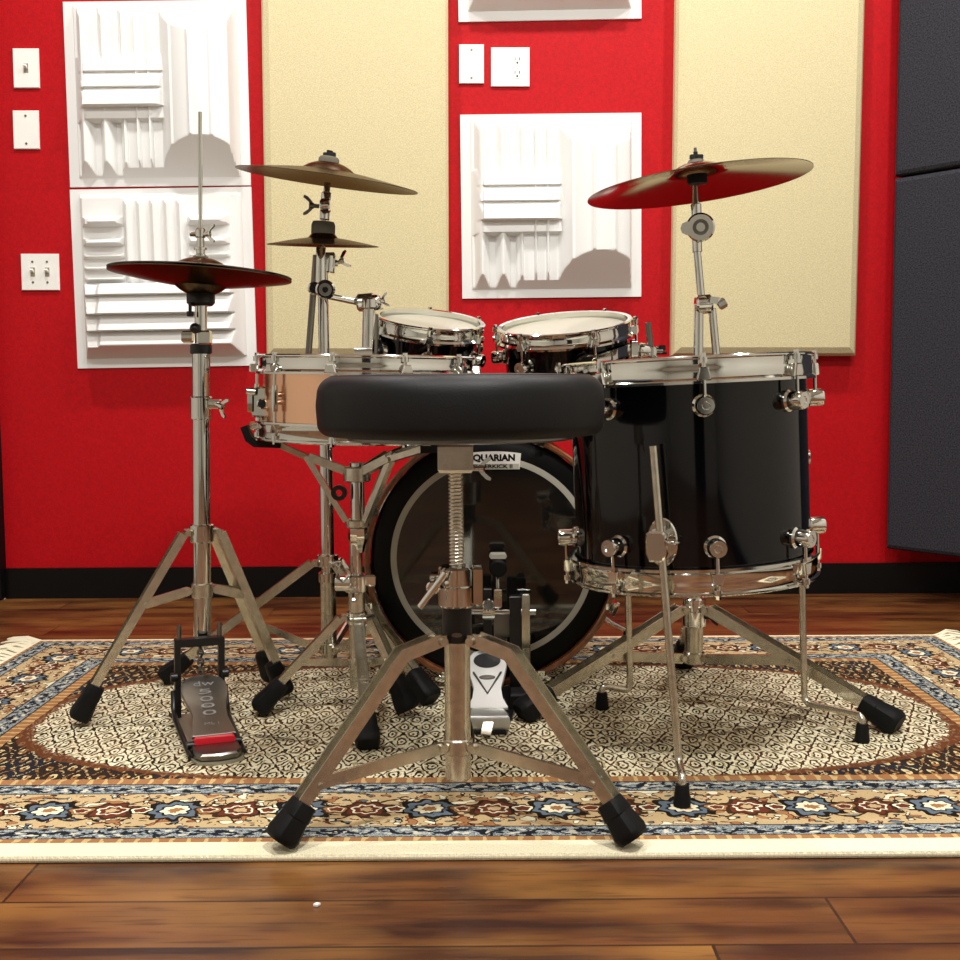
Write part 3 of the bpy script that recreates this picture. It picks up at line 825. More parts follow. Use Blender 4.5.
for i in range(96): a = 2*PI*i/96; pp.append((sx+(RT-.019)*math.cos(a), YT+(RT-.019)*math.sin(a), z1-.0035))
build(MB().tube(pp, .0026, 8, True), 'piping', 'black_vinyl', seat)
build(MB().lathe([(1e-5, z0-.006), (RT*.78, z0-.006), (RT*.8, z0-.004), (RT*.8, z0+.002)], 64, Matrix.Translation(V((sx, YT, 0)))), 'seat_base', 'dark_steel', th)
tx = lambda px, py: at(px, py, YT)
cx = CT.x
mb = MB(); mb.box((cx, YT, (zt(443)+zt(472))/2), (.046, .046, zt(443)-zt(472)), ch=.004)
for q in (-.013, .013): mb.cyl((cx+q, YT-.022, zt(466)), (cx+q, YT-.0265, zt(466)), .004, n=12)
build(mb, 'seat_socket', 'worn_chrome', th)
wing(th, (cx+.022, YT-.012, zt(468)), (1, -.2, 0), .010, 'seat_screw')
# threaded rod: core with a raised helical thread
build(MB().cyl((cx, YT, zt(572)), (cx, YT, zt(471)), .0082), 'threaded_rod', 'worn_chrome', th)
hx = []; turns = 26; 
for i in range(turns*14+1):
    a = 2*PI*i/14; hx.append((cx+.0088*math.cos(a), YT+.0088*math.sin(a), zt(566)+(zt(473)-zt(566))*i/(turns*14)))
build(MB().tube(hx, .0016, 6), 'thread', 'worn_chrome', th)
mb = MB(); mb.lathe([(.010, zt(606)), (.022, zt(606)), (.0245, zt(604)), (.0245, zt(586)), (.023, zt(585)), (.0245, zt(584)), (.0245, zt(568)), (.022, zt(566)), (.010, zt(566))], 36, Matrix.Translation(V((cx, YT, 0))))
mb.box((cx+.028, YT-.006, zt(585)), (.012, .022, zt(566)-zt(605)), None, .003); mb.box((cx-.028, YT-.006, zt(580)), (.014, .020, zt(572)-zt(588)), None, .002)
cl = build(mb, 'height_clamp', 'chrome', th)
mb = MB(); mb.cyl((cx-.030, YT-.018, zt(583)), (cx-.030, YT-.036, zt(583)), .009, n=18, ch=.002)
mb.cyl((cx-.0475, YT-.034, zt(602.5)), (cx-.013, YT-.034, zt(568)), .0046, n=14, ch=.001); build(mb, 'wing_bolt', 'chrome', cl)
build(MB().cyl((cx, YT, zt(607)), (cx, YT, zt(562)), .006), 'pin', 'chrome', cl)
mb = MB().lathe([(.012, zt(641)), (.0185, zt(641)), (.0195, zt(640)), (.0195, zt(607)), (.0185, zt(606)), (.012, zt(606))], 32, Matrix.Translation(V((cx, YT, 0))))
hb = build(mb, 'leg_hub', 'black_metal', th)
mb = MB().prism(circ(.007, 18, 0, 0, .003), 0, .0008, frame((cx, YT-.0195, zt(632)), (0, -1, 0))); build(mb, 'badge', 'dark_steel', hb)
build(MB().cyl((cx, YT, zt(778)), (cx, YT, zt(640)), .0172, n=36, ch=.001), 'column', 'worn_chrome', th)
collar(th, (cx, YT, zt(745)), .0195, .022, 'brace_collar', 'worn_chrome')
feetT = [(CT.x-dT/2, CT.y-dT/(2*math.sqrt(3))), (CT.x+dT/2, CT.y-dT/(2*math.sqrt(3))), (CT.x, CT.y+dT/math.sqrt(3))]
tripod(th, (cx, YT), feetT, zt(643), zt(745), rh=.027, bend=(.077, zt(652)), w=.022, h=.017, bt=.80, lf=.053, fw=(.031, .042), brace_w=.016)

# ------------------------------------------------------------------ hi-hat stand with pedal
CH = gr(203, 711); CH = V((CH.x, CH.y, 0)); YH = CH.y
zh_ = lambda py: at(202, py, YH).z
hs = empty('hi_hat_stand', (CH.x, CH.y, 0), 'chrome hi-hat stand with a foot pedal and a long pull rod', 'cymbal stand')
hx_ = CH.x
column(hs, (hx_, YH, zh_(641)), (hx_, YH, zh_(348)), .0152, 'lower_tube')
column(hs, (hx_, YH, zh_(352)), (hx_, YH, zh_(304)), .0105, 'upper_tube')
collar(hs, (hx_, YH, zh_(349)), .0185, .017, 'tube_clamp', 'black_metal')
mb = MB(); mb.box((hx_+.010, YH-.012, zh_(338)), (.020, .02, .024), None, .003); mb.box((hx_-.022, YH-.004, zh_(337)), (.018, .016, .02), None, .003); build(mb, 'memory_lock', 'chrome', hs)
build(MB().ball((hx_-.004, YH-.026, zh_(329)), .009), 'knob', 'black_metal', hs)
collar(hs, (hx_, YH, zh_(408)), .0185, .04, 'tube_collar', 'chrome')
mb = MB(); mb.box((hx_+.026, YH-.01, zh_(404)), (.02, .016, .016), None, .002); build(mb, 'collar_ear', 'chrome', hs); wing(hs, (hx_+.03, YH-.02, zh_(404)), (.8, -.5, -.3), .011)
collar(hs, (hx_, YH, zh_(533)), .021, .032, 'leg_hub', 'chrome'); collar(hs, (hx_, YH, zh_(590)), .0185, .026, 'brace_collar', 'worn_chrome')
fL = gr(78, 726); fR = gr(285, 699); fB = gr(268, 692)
tripod(hs, (hx_, YH), [(fL.x, fL.y), (fR.x, fR.y), (fB.x-.0, fB.y+.06)], zh_(535), zh_(590), rh=.026, bend=None, w=.02, h=.015, bt=.44, lf=.062, fw=(.029, .040), brace_w=.016)
# seat cup, rod, clutch
mb = MB().lathe([(.006, zh_(306)), (.019, zh_(306)), (.024, zh_(303)), (.024, zh_(294)), (.022, zh_(292)), (.006, zh_(292))], 28, Matrix.Translation(V((hx_, YH, 0))))
cup = build(mb, 'cymbal_seat', 'black_metal', hs)
mb = MB(); mb.cyl((hx_-.014, YH-.018, zh_(303)), (hx_-.014, YH-.018, zh_(313)), .003, n=10); mb.cyl((hx_-.014, YH-.018, zh_(312)), (hx_-.014, YH-.018, zh_(317)), .006, n=14); build(mb, 'tilt_screw', 'black_metal', cup)
build(MB().cyl((hx_, YH, zh_(650)), (hx_, YH, zh_(112)), .0034, n=12), 'pull_rod', 'chrome', hs)
mb = MB().lathe([(.004, zh_(259)), (.010, zh_(259)), (.010, zh_(255)), (.0075, zh_(254)), (.0075, zh_(250)), (.011, zh_(250)), (.011, zh_(248)), (.0065, zh_(247)), (.0065, zh_(238)), (.009, zh_(237)), (.009, zh_(230)), (.006, zh_(228)), (.004, zh_(228))], 22, Matrix.Translation(V((hx_, YH, 0))), loop=True)
ck = build(mb, 'clutch', 'chrome', hs); wing(ck, (hx_+.004, YH-.003, zh_(235)), (.9, -.4, .05), .010, up=(.2, 0, 1)); build(MB().cyl((hx_-.018, YH, zh_(234)), (hx_-.004, YH, zh_(234)), .004, n=12), 'clutch_screw', 'chrome', ck)
build(MB().lathe([(.004, 0), (.013, 0), (.013, .006), (.004, .006)], 20, Matrix.Translation(V((hx_, YH, zh_(260)))), loop=True), 'clutch_felt', 'felt', hs)
# pedal
yaw = math.radians(20)
MP = Matrix.Translation(V((hx_+.003, YH-.035, ZR))) @ Matrix.Rotation(yaw, 4, 'Z')      # local -y runs towards the player
pd = lambda x, y, z: MP @ V((x, y, z))
fp = MB()
for s in (-1, 1):
    fp.prism([(s*.037-.005, -.009), (s*.037+.005, -.009), (s*.037+.005, .009), (s*.037-.005, .009)], .002, zh_(640)-ZR, MP, .001)
fp.box((0, 0, zh_(637)-ZR), (.084, .02, .014), MP, .002)
fm = build(fp, 'pedal_frame', 'black_metal', hs)
for s in (-1, 1):
    build(MB().cyl(pd(s*.034, 0, zh_(640)-ZR), pd(s*.034, 0, zh_(619)-ZR), .004, n=12), 'spring_rod', 'dark_steel', fm)
    build(MB().cyl(pd(s*.037, -.006, .075), pd(s*(.037+.012), -.006, .075), .008, n=14, ch=.001), 'frame_bolt', 'black_metal', fm)
bp = MB(); HL = -.268
bp.prism([(-.046, .012), (-.046, -.03), (-.040, HL+.03), (-.034, HL+.004), (-.015, HL-.006), (.018, HL-.006), (.036, HL+.004), (.040, HL+.03), (.046, -.03), (.046, .012)], .0004, .004, MP)
build(bp, 'base_plate', 'pedal_plate', hs)
for s in (-1, 1):
    build(MB().tube([pd(s*.044, .0, .05), pd(s*.045, -.012, .022), pd(s*.044, -.035, .008), pd(s*.04, HL+.03, .006)], .0045, 10), 'side_rail', 'black_metal', hs)
hl = MB(); hl.prism([(-.036, HL+.058), (-.036, HL+.02), (-.028, HL+.004), (0, HL-.002), (.028, HL+.004), (.036, HL+.02), (.036, HL+.058)][::-1], .0042, .016, MP, .003)
build(hl, 'heel_plate', 'dark_steel', hs)
build(MB().box((0, HL+.062, .019), (.062, .012, .012), MP, .002), 'hinge', 'red_plastic', hs, label='red hinge block')
mb = MB(); mb.cyl(pd(-.042, HL+.064, .014), pd(.042, HL+.064, .014), .006, n=12); build(mb, 'hinge_pin', 'black_metal', hs)
h0, h1 = V((0, HL+.068, .024)), V((0, -.028, .078)); bl_ = (h1-h0).length
MBd = MP @ frame(h0, (h1-h0).cross(V((1, 0, 0)))*-1, (1, 0, 0))
if (MBd.to_3x3() @ V((0, 0, 1))).z < 0: MBd = MP @ frame(h0, (h1-h0).cross(V((1, 0, 0))), (1, 0, 0))
if (MBd.to_3x3() @ V((0, 1, 0))).dot(MP.to_3x3() @ (h1-h0)) < 0: MBd = MBd @ Matrix.Rotation(PI, 4, 'Z')
prof = [(0, .034), (.12, .031), (.28, .0275), (.42, .029), (.58, .035), (.72, .0385), (.84, .037), (.93, .031), (.98, .02), (1, .008)]
out = [(w, f*bl_) for f, w in prof] + [(-w, f*bl_) for f, w in prof[::-1]]
fbp = build(MB().prism(out, -.003, .003, MBd, .0012), 'footboard', 'dark_steel', hs)
for s_, f, sz in (('dw', .84, .022), ('5', .70, .021), ('0', .575, .020), ('0', .46, .019), ('0', .345, .019), ('ML I', .17, .010)):
    text(s_, sz, 'steel_print', fbp, MBd @ Matrix.Translation(V((0, f*bl_, .0033))), bold=-.0002, width=.034 if s_ == 'dw' else (.021 if len(s_) == 1 else .022))
# chain
zc0, zc1 = pd(0, -.024, .082), V((hx_+.003, YH-.03, zh_(642)))
for i in range(6):
    c = zc0.lerp(zc1, (i+.5)/6); L = (zc1-zc0).length/6*.62; mb = MB(); pts = []
    for k in range(12):
        a = 2*PI*k/12; q = V((.0045*math.cos(a), 0, L*math.sin(a))); pts.append(c + (q if i % 2 == 0 else V((0, q.x, q.z))))
    build(mb.tube(pts, .0022, 6, True), 'chain_link', 'dark_steel', hs)

lean(hs, .0215)
# hats
ze = zh_(275.5)
cymbal(.154, .013, .044, .013, (hx_+.0215*(ze-.03), YH, ze+.0028), 3.2, -1.2, 'upper hi-hat cymbal with its bell under the clutch', 'hi_hat_cymbal')
cymbal(.154, .017, .044, .016, (hx_+.0215*(ze-.03), YH, ze+.000), 3.2, -1.2, 'lower hi-hat cymbal, turned bell down onto the stand', 'hi_hat_cymbal', invert=True)

# ------------------------------------------------------------------ snare stand
CS = gr(358, 700); YS = 1.99; CS = V((at(358, 690, YS).x, YS, 0)); sxx = CS.x
zS = lambda py: at(358, py, YS).z
ssd = empty('snare_stand', (CS.x, CS.y, 0), 'chrome snare stand with a three armed basket holding the copper snare', 'drum stand')
column(ssd, (sxx, YS, zS(686)), (sxx, YS, zS(588)), .0145, 'lower_tube', 'worn_chrome')
column(ssd, (sxx, YS, zS(592)), (sxx, YS, zS(525)), .0115, 'upper_tube')
mb = MB(); mb.cyl((sxx, YS, zS(592)), (sxx, YS, zS(574)), .021, n=24, ch=.003); mb.box((sxx-.022, YS-.012, zS(582)), (.026, .022, .024), None, .003); mb.box((sxx+.024, YS, zS(580)), (.02, .02, .02), None, .003)
clp = build(mb, 'height_clamp', 'chrome', ssd); wing(clp, (sxx-.006, YS-.021, zS(583)), (.25, -1, -.3), .012)
mb = MB(); mb.tube([at(338, 566, YS-.02), at(342, 560, YS-.02), at(350, 574, YS-.02), at(343, 582, YS-.02), at(337, 577, YS-.02)], .004, 8, True); build(mb, 'wing_loop', 'chrome', clp)
collar(ssd, (sxx, YS, zS(617)), .0185, .022, 'leg_hub', 'chrome'); collar(ssd, (sxx, YS, zS(662)), .0175, .02, 'brace_collar', 'worn_chrome')
fA, fB_, fC = gr(258, 716), gr(368, 752), gr(409, 717)
tripod(ssd, (sxx, YS), [(fA.x, fA.y), (fB_.x, fB_.y), (fC.x, fC.y)], zS(620), zS(662), rh=.024, w=.019, h=.014, bt=.60, lf=.062, fw=(.03, .041), brace_w=.013)
# basket
zk = zS(474)
column(ssd, (sxx+.004, YS, zS(545)), (sxx+.004, YS, zS(462)), .0125, 'basket_post')
collar(ssd, (sxx+.004, YS, zS(474)), .024, .026, 'basket_hub', 'worn_chrome'); collar(ssd, (sxx+.004, YS, zS(523)), .021, .014, 'basket_ring', 'worn_chrome')
mb = MB(); mb.lathe([(.004, zS(553)), (.010, zS(552)), (.013, zS(545)), (.017, zS(540)), (.017, zS(528)), (.012, zS(526)), (.004, zS(526))], 8, Matrix.Translation(V((sxx+.004, YS, 0)))); build(mb, 'basket_nut', 'chrome', ssd)
mb = MB(); 
for k in range(9):
    a = PI*.55+PI*1.1*k/8
mb.lathe([(.006, -.006), (.0135, -.006), (.0135, .006), (.006, .006)], 24, frame((sxx-.026, YS-.012, zS(492)), (0, -1, 0)), loop=True); build(mb, 'tilter', 'black_metal', ssd)
hubc = V((sxx+.004, YS, 0)); snc = MS @ V((0, 0, -hS)); zrim = snc.z
for ang in (182, 52, -42):
    a = math.radians(ang); d = V((math.cos(a), math.sin(a), 0)); side = V((-d.y, d.x, 0))
    p0 = hubc + d*.024 + V((0, 0, zk)); p1 = hubc + d*.085 + V((0, 0, zk+.024)); p2 = V((snc.x, snc.y, 0)) + d*.165 + V((0, 0, zrim-.016 + (-.003 if d.x > 0 else .002))); p3 = V((snc.x, snc.y, 0)) + d*.202 + V((0, 0, zrim+.012))
    ar = build(MB().sweep([p0, p1], UCH(.017, .014), side), 'basket_arm', 'worn_chrome', ssd)
    mb = MB(); mb.sweep([p1, p1.lerp(p2, .45), p2], UCH(.015, .010), side); build(mb, 'arm_blade', 'worn_chrome', ar)
    mb = MB(); pt = p2 + d*.012
    build(MB().sweep([p2 - d*.02+V((0, 0, -.003)), p2 + d*.024 + V((0, 0, -.001)), p2 + d*.036+V((0, 0, .008)), p2+d*.044+V((0, 0, .03))], [(-.013, -.004), (.013, -.004), (.013, .008), (-.013, .008)], side), 'rubber_tip', 'black_rubber', ar)
    b0 = hubc + d*.020 + V((0, 0, zS(521))); b1 = p1 + V((0, 0, .004))
    mb = MB(); mb.bar(b0, b1, .012, .010, side, .001); mb.cyl(b1-side*.011, b1+side*.011, .005, n=12); build(mb, 'strut', 'worn_chrome', ar)

# ------------------------------------------------------------------ left cymbal stand (crash + splash + tom arm)
YC = 2.22; cxx = at(329, 640, YC).x
zC_ = lambda py: at(329, py, YC).z
cs = empty('cymbal_stand', (cxx, YC, 0), 'chrome stand holding the two small stacked cymbals and the smaller rack tom', 'cymbal stand')
column(cs, (cxx, YC, zC_(658)), (cxx, YC, zC_(578)), .0155, 'lower_tube', 'worn_chrome')
column(cs, (cxx, YC, zC_(580)), (cxx, YC, zC_(440)), .0130, 'middle_tube')
column(cs, (cxx, YC, zC_(445)), (cxx, YC, zC_(268)), .0105, 'upper_tube')
collar(cs, (cxx, YC, zC_(577)), .019, .02, 'tube_collar'); collar(cs, (cxx, YC, zC_(560)), .021, .024, 'leg_hub'); collar(cs, (cxx, YC, zC_(648)), .0185, .022, 'brace_collar', 'worn_chrome')
gA, gB = gr(163, 684), gr(432, 706)
tripod(cs, (cxx, YC), [(gA.x, gA.y), (gB.x, gB.y), (cxx+.10, YC+.27)], zC_(566), zC_(648), rh=.027, w=.021, h=.016, bt=.53, lf=.062, fw=(.03, .041), brace_w=.014)
c4 = lambda X, Y_, y=YC: at(270+X/5.331, 150+Y_/5.333, y)      # points read from an enlarged view
mb = MB(); mb.cyl(c4(310, 655), c4(318, 560), .013, n=20, ch=.002); mb.box(c4(322, 590), (.02, .02, .03), None, .003)
bk = build(mb, 'stand_clamp', 'chrome', cs)
build(MB().cyl(c4(320, 558), c4(320, 582), .011, n=16, ch=.001), 'clamp_cap', 'black_metal', bk)
mb = MB(); mb.cyl(c4(330, 605), c4(362, 602), .006, n=12); build(mb, 'clamp_stem', 'chrome', bk); wing(bk, c4(352, 604), (1, -.3, .35), .011)
build(MB().cyl(c4(270, 735, YC-.02), c4(272, 520, YC-.02), .0118, .0095, n=22, ch=.001), 'boom_tube', 'chrome', cs)
mb = MB(); mb.cyl(c4(295, 745, YC-.052), c4(295, 745, YC+.0), .0185, n=24, ch=.003); mb.cyl(c4(236, 738, YC-.04), c4(236, 738, YC), .0125, n=20, ch=.003); mb.bar(c4(236, 738, YC-.02), c4(295, 745, YC-.02), .024, .02, (0, 0, 1), .003)
tk = build(mb, 'boom_tilter', 'chrome', cs); build(MB().lathe([(.006, 0), (.012, 0), (.012, .003), (.006, .003)], 20, frame(c4(295, 745, YC-.0525), (0, -1, 0)), loop=True), 'ratchet_ring', 'dark_steel', tk)
build(MB().cyl(c4(205, 1090, YC-.02), c4(246, 560, YC-.02), .0062, n=16, ch=.001), 'boom_rod', 'dark_steel', cs)
# above the splash
sp_c = at(322, 248, YC-.02)
build(MB().cyl(sp_c, at(326, 186, YC-.02), .0042, n=12), 'cymbal_post', 'chrome', cs)
mb = MB().lathe([(.005, 0), (.021, 0), (.0225, .002), (.0225, .022), (.020, .028), (.005, .028)], 28, frame(at(323, 237, YC-.02), at(323.5, 222, YC-.02)-at(323, 237, YC-.02)), loop=True)
build(mb, 'splash_felt', 'felt', cs)
mb = MB(); mb.cyl(c4(290, 375, YC-.02), c4(302, 225, YC-.02), .0098, n=20, ch=.002); mb.cyl(c4(302, 235, YC-.02), c4(306, 175, YC-.02), .006, n=14); mb.cyl(c4(270, 300, YC-.035), c4(322, 296, YC-.035), .014, n=22, ch=.003)
t2 = build(mb, 'cymbal_tilter', 'chrome', cs); wing(t2, c4(262, 300, YC-.035), (-1, -.25, .05), .012, m='dark_steel')
zz = at(327, 181, YC-.02); ax = Matrix.Rotation(math.radians(7), 3, 'Y') @ V((0, 0, 1))
fz = at(328.5, 168, YC-.02)
mb = MB().lathe([(.005, -.012), (.019, -.012), (.0195, -.002), (.0195, .010), (.017, .014), (.005, .014)], 28, frame(fz+V((0, 0, .006)), ax), loop=True); fe = build(mb, 'cymbal_felt', 'felt', cs)
mb = MB(); mb.lathe([(1e-5, .014), (.011, .014), (.011, .020), (.006, .021), (.006, .026), (1e-5, .026)], 18, frame(fz+V((0, 0, .006)), ax)); mb.bar(fz+ax*.024+V((-.012, -.004, 0)), fz+ax*.024+V((.012, -.004, 0)), .007, .010, (0, 0, 1), .002); build(mb, 'wing_nut', 'black_metal', fe)
# arm to the rack tom
mb = MB(); mb.cyl(c4(318, 780, YC-.03), c4(470, 812, YC+.0), .0062, n=14); build(mb, 'tom_arm', 'chrome', cs)
mb = MB(); mb.cyl(c4(462, 815, YC), c4(560, 805, YC), .0175, n=22, ch=.004); mb.ball(c4(560, 812, YC-.004), .016); mb.cyl(c4(530, 790, YC-.01), c4(532, 850, YC-.01), .016, n=20, ch=.003)
ta = build(mb, 'tom_clamp', 'chrome', cs); wing(ta, c4(575, 808, YC-.01), (1, -.3, .2), .009)
mb = MB(); mb.cyl(at(369, 306, YC-.005), at(367.5, 372, YC+.0), .0125, n=20, ch=.002); mb.box(at(364, 356, YC-.012), (.034, .022, .034), None, .004); build(mb, 'tom_mount', 'chrome', cs)
build(MB().cyl(at(374, 314, YC+.015), at(374, 364, YC+.015), .009, n=16, ch=.002), 'mount_rod', 'dark_steel', cs)
cymbal(.086*YC/2.25*1.235, .014, .028, .014, at(323, 246, YC-.02), 1.6, 5.2, 'small splash cymbal sitting under the crash on the same stand', 'splash_cymbal')
cymbal(.171, .018, .05, .016, at(327.5, 181, YC-.02), 7.9, 5.0, 'thin crash cymbal on top of the left stand, above the splash', 'crash_cymbal')

# ------------------------------------------------------------------ right cymbal stand
YK = 2.08; kx = at(694, 640, YK).x
zK = lambda py: at(700, py, YK).z
rs = empty('cymbal_stand', (kx, YK, 0), 'chrome boom stand behind the floor tom, holding the large cymbal', 'cymbal stand')
column(rs, (kx, YK, zK(662)), (kx, YK, zK(606)), .0165, 'lower_tube', 'worn_chrome')
column(rs, (kx, YK, zK(626)), (kx, YK, zK(420)), .0135, 'middle_tube'); column(rs, (kx+.003, YK, zK(424)), (kx+.003, YK, zK(304)), .0085, 'upper_tube')
collar(rs, (kx, YK, zK(618)), .0215, .03, 'height_clamp'); collar(rs, (kx, YK, zK(604)), .021, .024, 'leg_hub'); collar(rs, (kx, YK, zK(657)), .0195, .022, 'brace_collar', 'worn_chrome')
wing(rs, (kx+.02, YK-.006, zK(617)), (1, -.2, 0), .009, m='black_metal')
h1_, h2_, h3_ = gr(899, 733), gr(520, 721), gr(683, 667)
tripod(rs, (kx, YK), [(h1_.x, h1_.y), (h2_.x, h2_.y), (h3_.x, h3_.y)], zK(612), zK(657), rh=.028, w=.024, h=.019, bt=.52, lf=.066, fw=(.034, .046), brace_w=.018)
r4 = lambda X, Y_, y=YK: at(570+X/3.311, 130+Y_/3.31, y)
mb = MB(); mb.cyl(r4(415, 578), r4(470, 574), .0175, n=22, ch=.004); mb.cyl(r4(446, 600), r4(446, 552), .015, n=20, ch=.003)
bt_ = build(mb, 'boom_tilter', 'chrome', rs)
mb = MB(); mb.bar(r4(462, 562, YK-.02), r4(500, 566, YK-.028), .012, .016, (0, 0, 1), .003); mb.bar(r4(494, 560, YK-.028), r4(512, 590, YK-.028), .012, .014, (0, 1, 0), .003); build(mb, 'boom_screw', 'chrome', bt_)
build(MB().cyl(r4(420, 395), r4(436, 575), .0070, n=16, ch=.001), 'boom_rod', 'chrome', rs)
build(MB().cyl(r4(470, 590, YK+.01), r4(486, 760, YK+.01), .0072, n=16, ch=.001), 'boom_tail', 'chrome', rs)
mb = MB(); mb.cyl(r4(417, 300), r4(421, 405), .009, n=18, ch=.001); mb.cyl(r4(388, 325, YK-.02), r4(388, 325, YK+.014), .0001+.012, n=8)
mb.cyl(r4(385, 325, YK), r4(430, 322, YK), .0095, n=18, ch=.001); mb.cyl(r4(432, 322, YK-.022), r4(432, 322, YK+.02), .0255, n=28, ch=.003)
kt = build(mb, 'cymbal_tilter', 'chrome', rs); 
for q in range(1):
    build(MB().lathe([(.008, 0), (.014, 0), (.014, .003), (.008, .003)], 22, frame(r4(432, 322, YK-.0225), (0, -1, 0)), loop=True), 'ratchet_ring', 'dark_steel', kt)
ck_ = r4(425, 175); axk = Matrix.Rotation(math.radians(-4), 3, 'Y') @ V((0, 0, 1))
mb = MB(); mb.cyl(r4(418, 300), r4(417, 245), .0095, n=18, ch=.001); mb.cyl(r4(417, 255), r4(414, 178), .0065, .0045, n=14); build(mb, 'cymbal_rod', 'chrome', rs)
kc = r4(420, 152)
mb = MB().lathe([(.004, -.016), (.017, -.016), (.018, -.012), (.018, 0), (.004, 0)], 24, frame(kc + V((0, 0, .002)), axk), loop=True); build(mb, 'lower_felt', 'black_rubber', rs)
kz = kc + axk*.016
mb = MB().lathe([(.003, .0), (.017, 0), (.0175, .004), (.014, .010), (.013, .012), (.003, .012)], 24, frame(kz, axk), loop=True); uf = build(mb, 'upper_felt', 'felt', rs)
mb = MB(); mb.lathe([(1e-5, .012), (.010, .012), (.0105, .017), (.006, .020), (.004, .020), (.004, .026), (1e-5, .026)], 18, frame(kz, axk)); mb.bar(kz+axk*.016+V((-.012, -.006, .0)), kz+axk*.016+V((.012, -.006, .0)), .008, .008, (0, 0, 1), .002); build(mb, 'wing_nut', 'black_metal', uf)
build(MB().cyl(kz, kz+axk*.033, .0028, n=10), 'top_rod', 'dark_steel', rs)
cymbal(.198, .024, .05, .016, at(698.5, 186, YK), -6.8, -1.0, 'largest cymbal, with a red sheen underneath, tilted over the floor tom', 'crash_cymbal', m='bronze')
# mount to the bigger rack tom
YM = 2.24; m5 = lambda X, Y_, y=YM: at(620+X/13.71, 310+Y_/13.72, y)
mb = MB(); mb.cyl(m5(385, 170), m5(420, 540), .0062, n=16, ch=.001); build(mb, 'mount_rod', 'dark_steel', rs)
mb = MB(); mb.cyl(m5(255, 560), m5(430, 560), .0165, .012, n=22, ch=.003); mb.cyl(m5(430, 500), m5(430, 640), .012, n=18, ch=.002); mb.cyl(m5(470, 560), m5(590, 560), .0075, n=16, ch=.001)
tm = build(mb, 'tom_mount', 'chrome', rs); mb = MB(); mb.box(m5(570, 520), (.014, .014, .010), None, .002); mb.box(m5(565, 590), (.02, .012, .006), None, .001); build(mb, 'mount_screw', 'black_metal', tm)
build(MB().bar(m5(200, 430), m5(200, 760), .012, .006, (1, 0, 0), .001), 'mount_plate', 'chrome', tm)
mb = MB(); pa = m5(440, 640); mb.tube([pa, V((pa.x+.03, (YM+YK)/2, pa.z-.03)), V((kx, YK, pa.z-.06))], .0065, 12); mb.cyl((kx, YK, pa.z-.075), (kx, YK, pa.z-.045), .018, n=20, ch=.003); build(mb, 'tom_arm', 'chrome', rs)

# ------------------------------------------------------------------ bass drum pedal
YP = 2.055
kp = empty('bass_drum_pedal', gr(488, 734), 'chrome bass drum pedal with a single beater in front of the bass drum', 'pedal')
p4 = lambda X, Y_, y=YP: at(455+X/5.82, 580+Y_/5.818, y)
g = gr(488, 735); yh = g.y; gx = g.x; 
mb = MB(); mb.prism([(gx-.034, yh+.0), (gx+.030, yh+.0), (gx+.034, yh+.03), (gx+.055, YP-.03), (gx+.055, YP+.07), (gx-.04, YP+.07), (gx-.038, yh+.03)], ZR+.0004, ZR+.006); build(mb, 'base_plate', 'black_metal', kp)
mb = MB(); mb.prism([(-.036, 0), (.036, 0), (.034, .03), (.026, .055), (-.026, .055), (-.034, .03)], .006, .030, Matrix.Translation(V((gx, yh+.004, ZR))), .004); build(mb, 'heel_block', 'satin_metal', kp)
hb0 = V((gx, yh+.05, ZR+.03)); hb1 = V((at(487, 652, 2.05).x, 2.045, at(487, 652, 2.04).z)); Lb = (hb1-hb0).length
Mk = frame(hb0, (hb1-hb0).cross(V((1, 0, 0)))*-1, (1, 0, 0))
if Mk.col[2].z < 0: Mk = frame(hb0, (hb1-hb0).cross(V((1, 0, 0))), (1, 0, 0))
if (Mk.to_3x3() @ V((0, 1, 0))).dot(hb1-hb0) < 0: Mk = Mk @ Matrix.Rotation(PI, 4, 'Z')
pf = [(0, .034), (.15, .026), (.32, .024), (.5, .030), (.7, .035), (.85, .034), (.95, .026), (1, .014)]
fb2 = build(MB().prism([(w, f*Lb) for f, w in pf] + [(-w, f*Lb) for f, w in pf[::-1]], -.004, .003, Mk, .0015), 'footboard', 'satin_metal', kp)
build(MB().prism(circ(.024, 28, 0, Lb*.80, Lb*.13), .003, .0046, Mk, .0006), 'toe_pad', 'black_metal', fb2)
v_ = [(-.024, Lb*.58), (0, Lb*.22), (.024, Lb*.58)]
build(MB().tube([Mk @ V((x, y, .0045)) for x, y in v_], .0018, 8), 'rib', 'dark_steel', fb2)
build(MB().prism(circ(.014, 22, 0, Lb*.50, .006), .003, .0042, Mk), 'badge', 'dark_steel', fb2)
def post(X0, X1, Y0, Y1, y, nm, m='black_metal', dp=.02): a, b = p4(X0, Y0, y), p4(X1, Y1, y); build(MB().box(((a.x+b.x)/2, y, (a.z+b.z)/2), (abs(a.x-b.x), dp, abs(a.z-b.z)), ch=.002), nm, m, kp)
post(165, 215, 45, 330, YP+.03, 'frame_post'); post(318, 385, 90, 690, YP, 'frame_post')
post(378, 432, 75, 135, YP+.02, 'hoop_clamp'); post(225, 320, 200, 330, YP+.04, 'sprocket_guard', 'dark_steel', .01)
mb = MB(); mb.cyl(p4(85, 185), p4(470, 187), .0055, n=16); build(mb, 'axle', 'chrome', kp)
mb = MB(); a = p4(412, 240, YP-.012); mb.box(a, (.014, .01, .10), None, .003); build(mb, 'spring_plate', 'worn_chrome', kp)
for k in range(7):
    pass
hx2 = []
for i in range(16*10+1):
    a = 2*PI*i/10; q = p4(412, 330, YP-.006).lerp(p4(412, 500, YP-.006), i/160); hx2.append(q + V((.0075*math.cos(a), .0075*math.sin(a), 0)))
build(MB().tube(hx2, .0015, 6), 'spring', 'worn_chrome', kp)
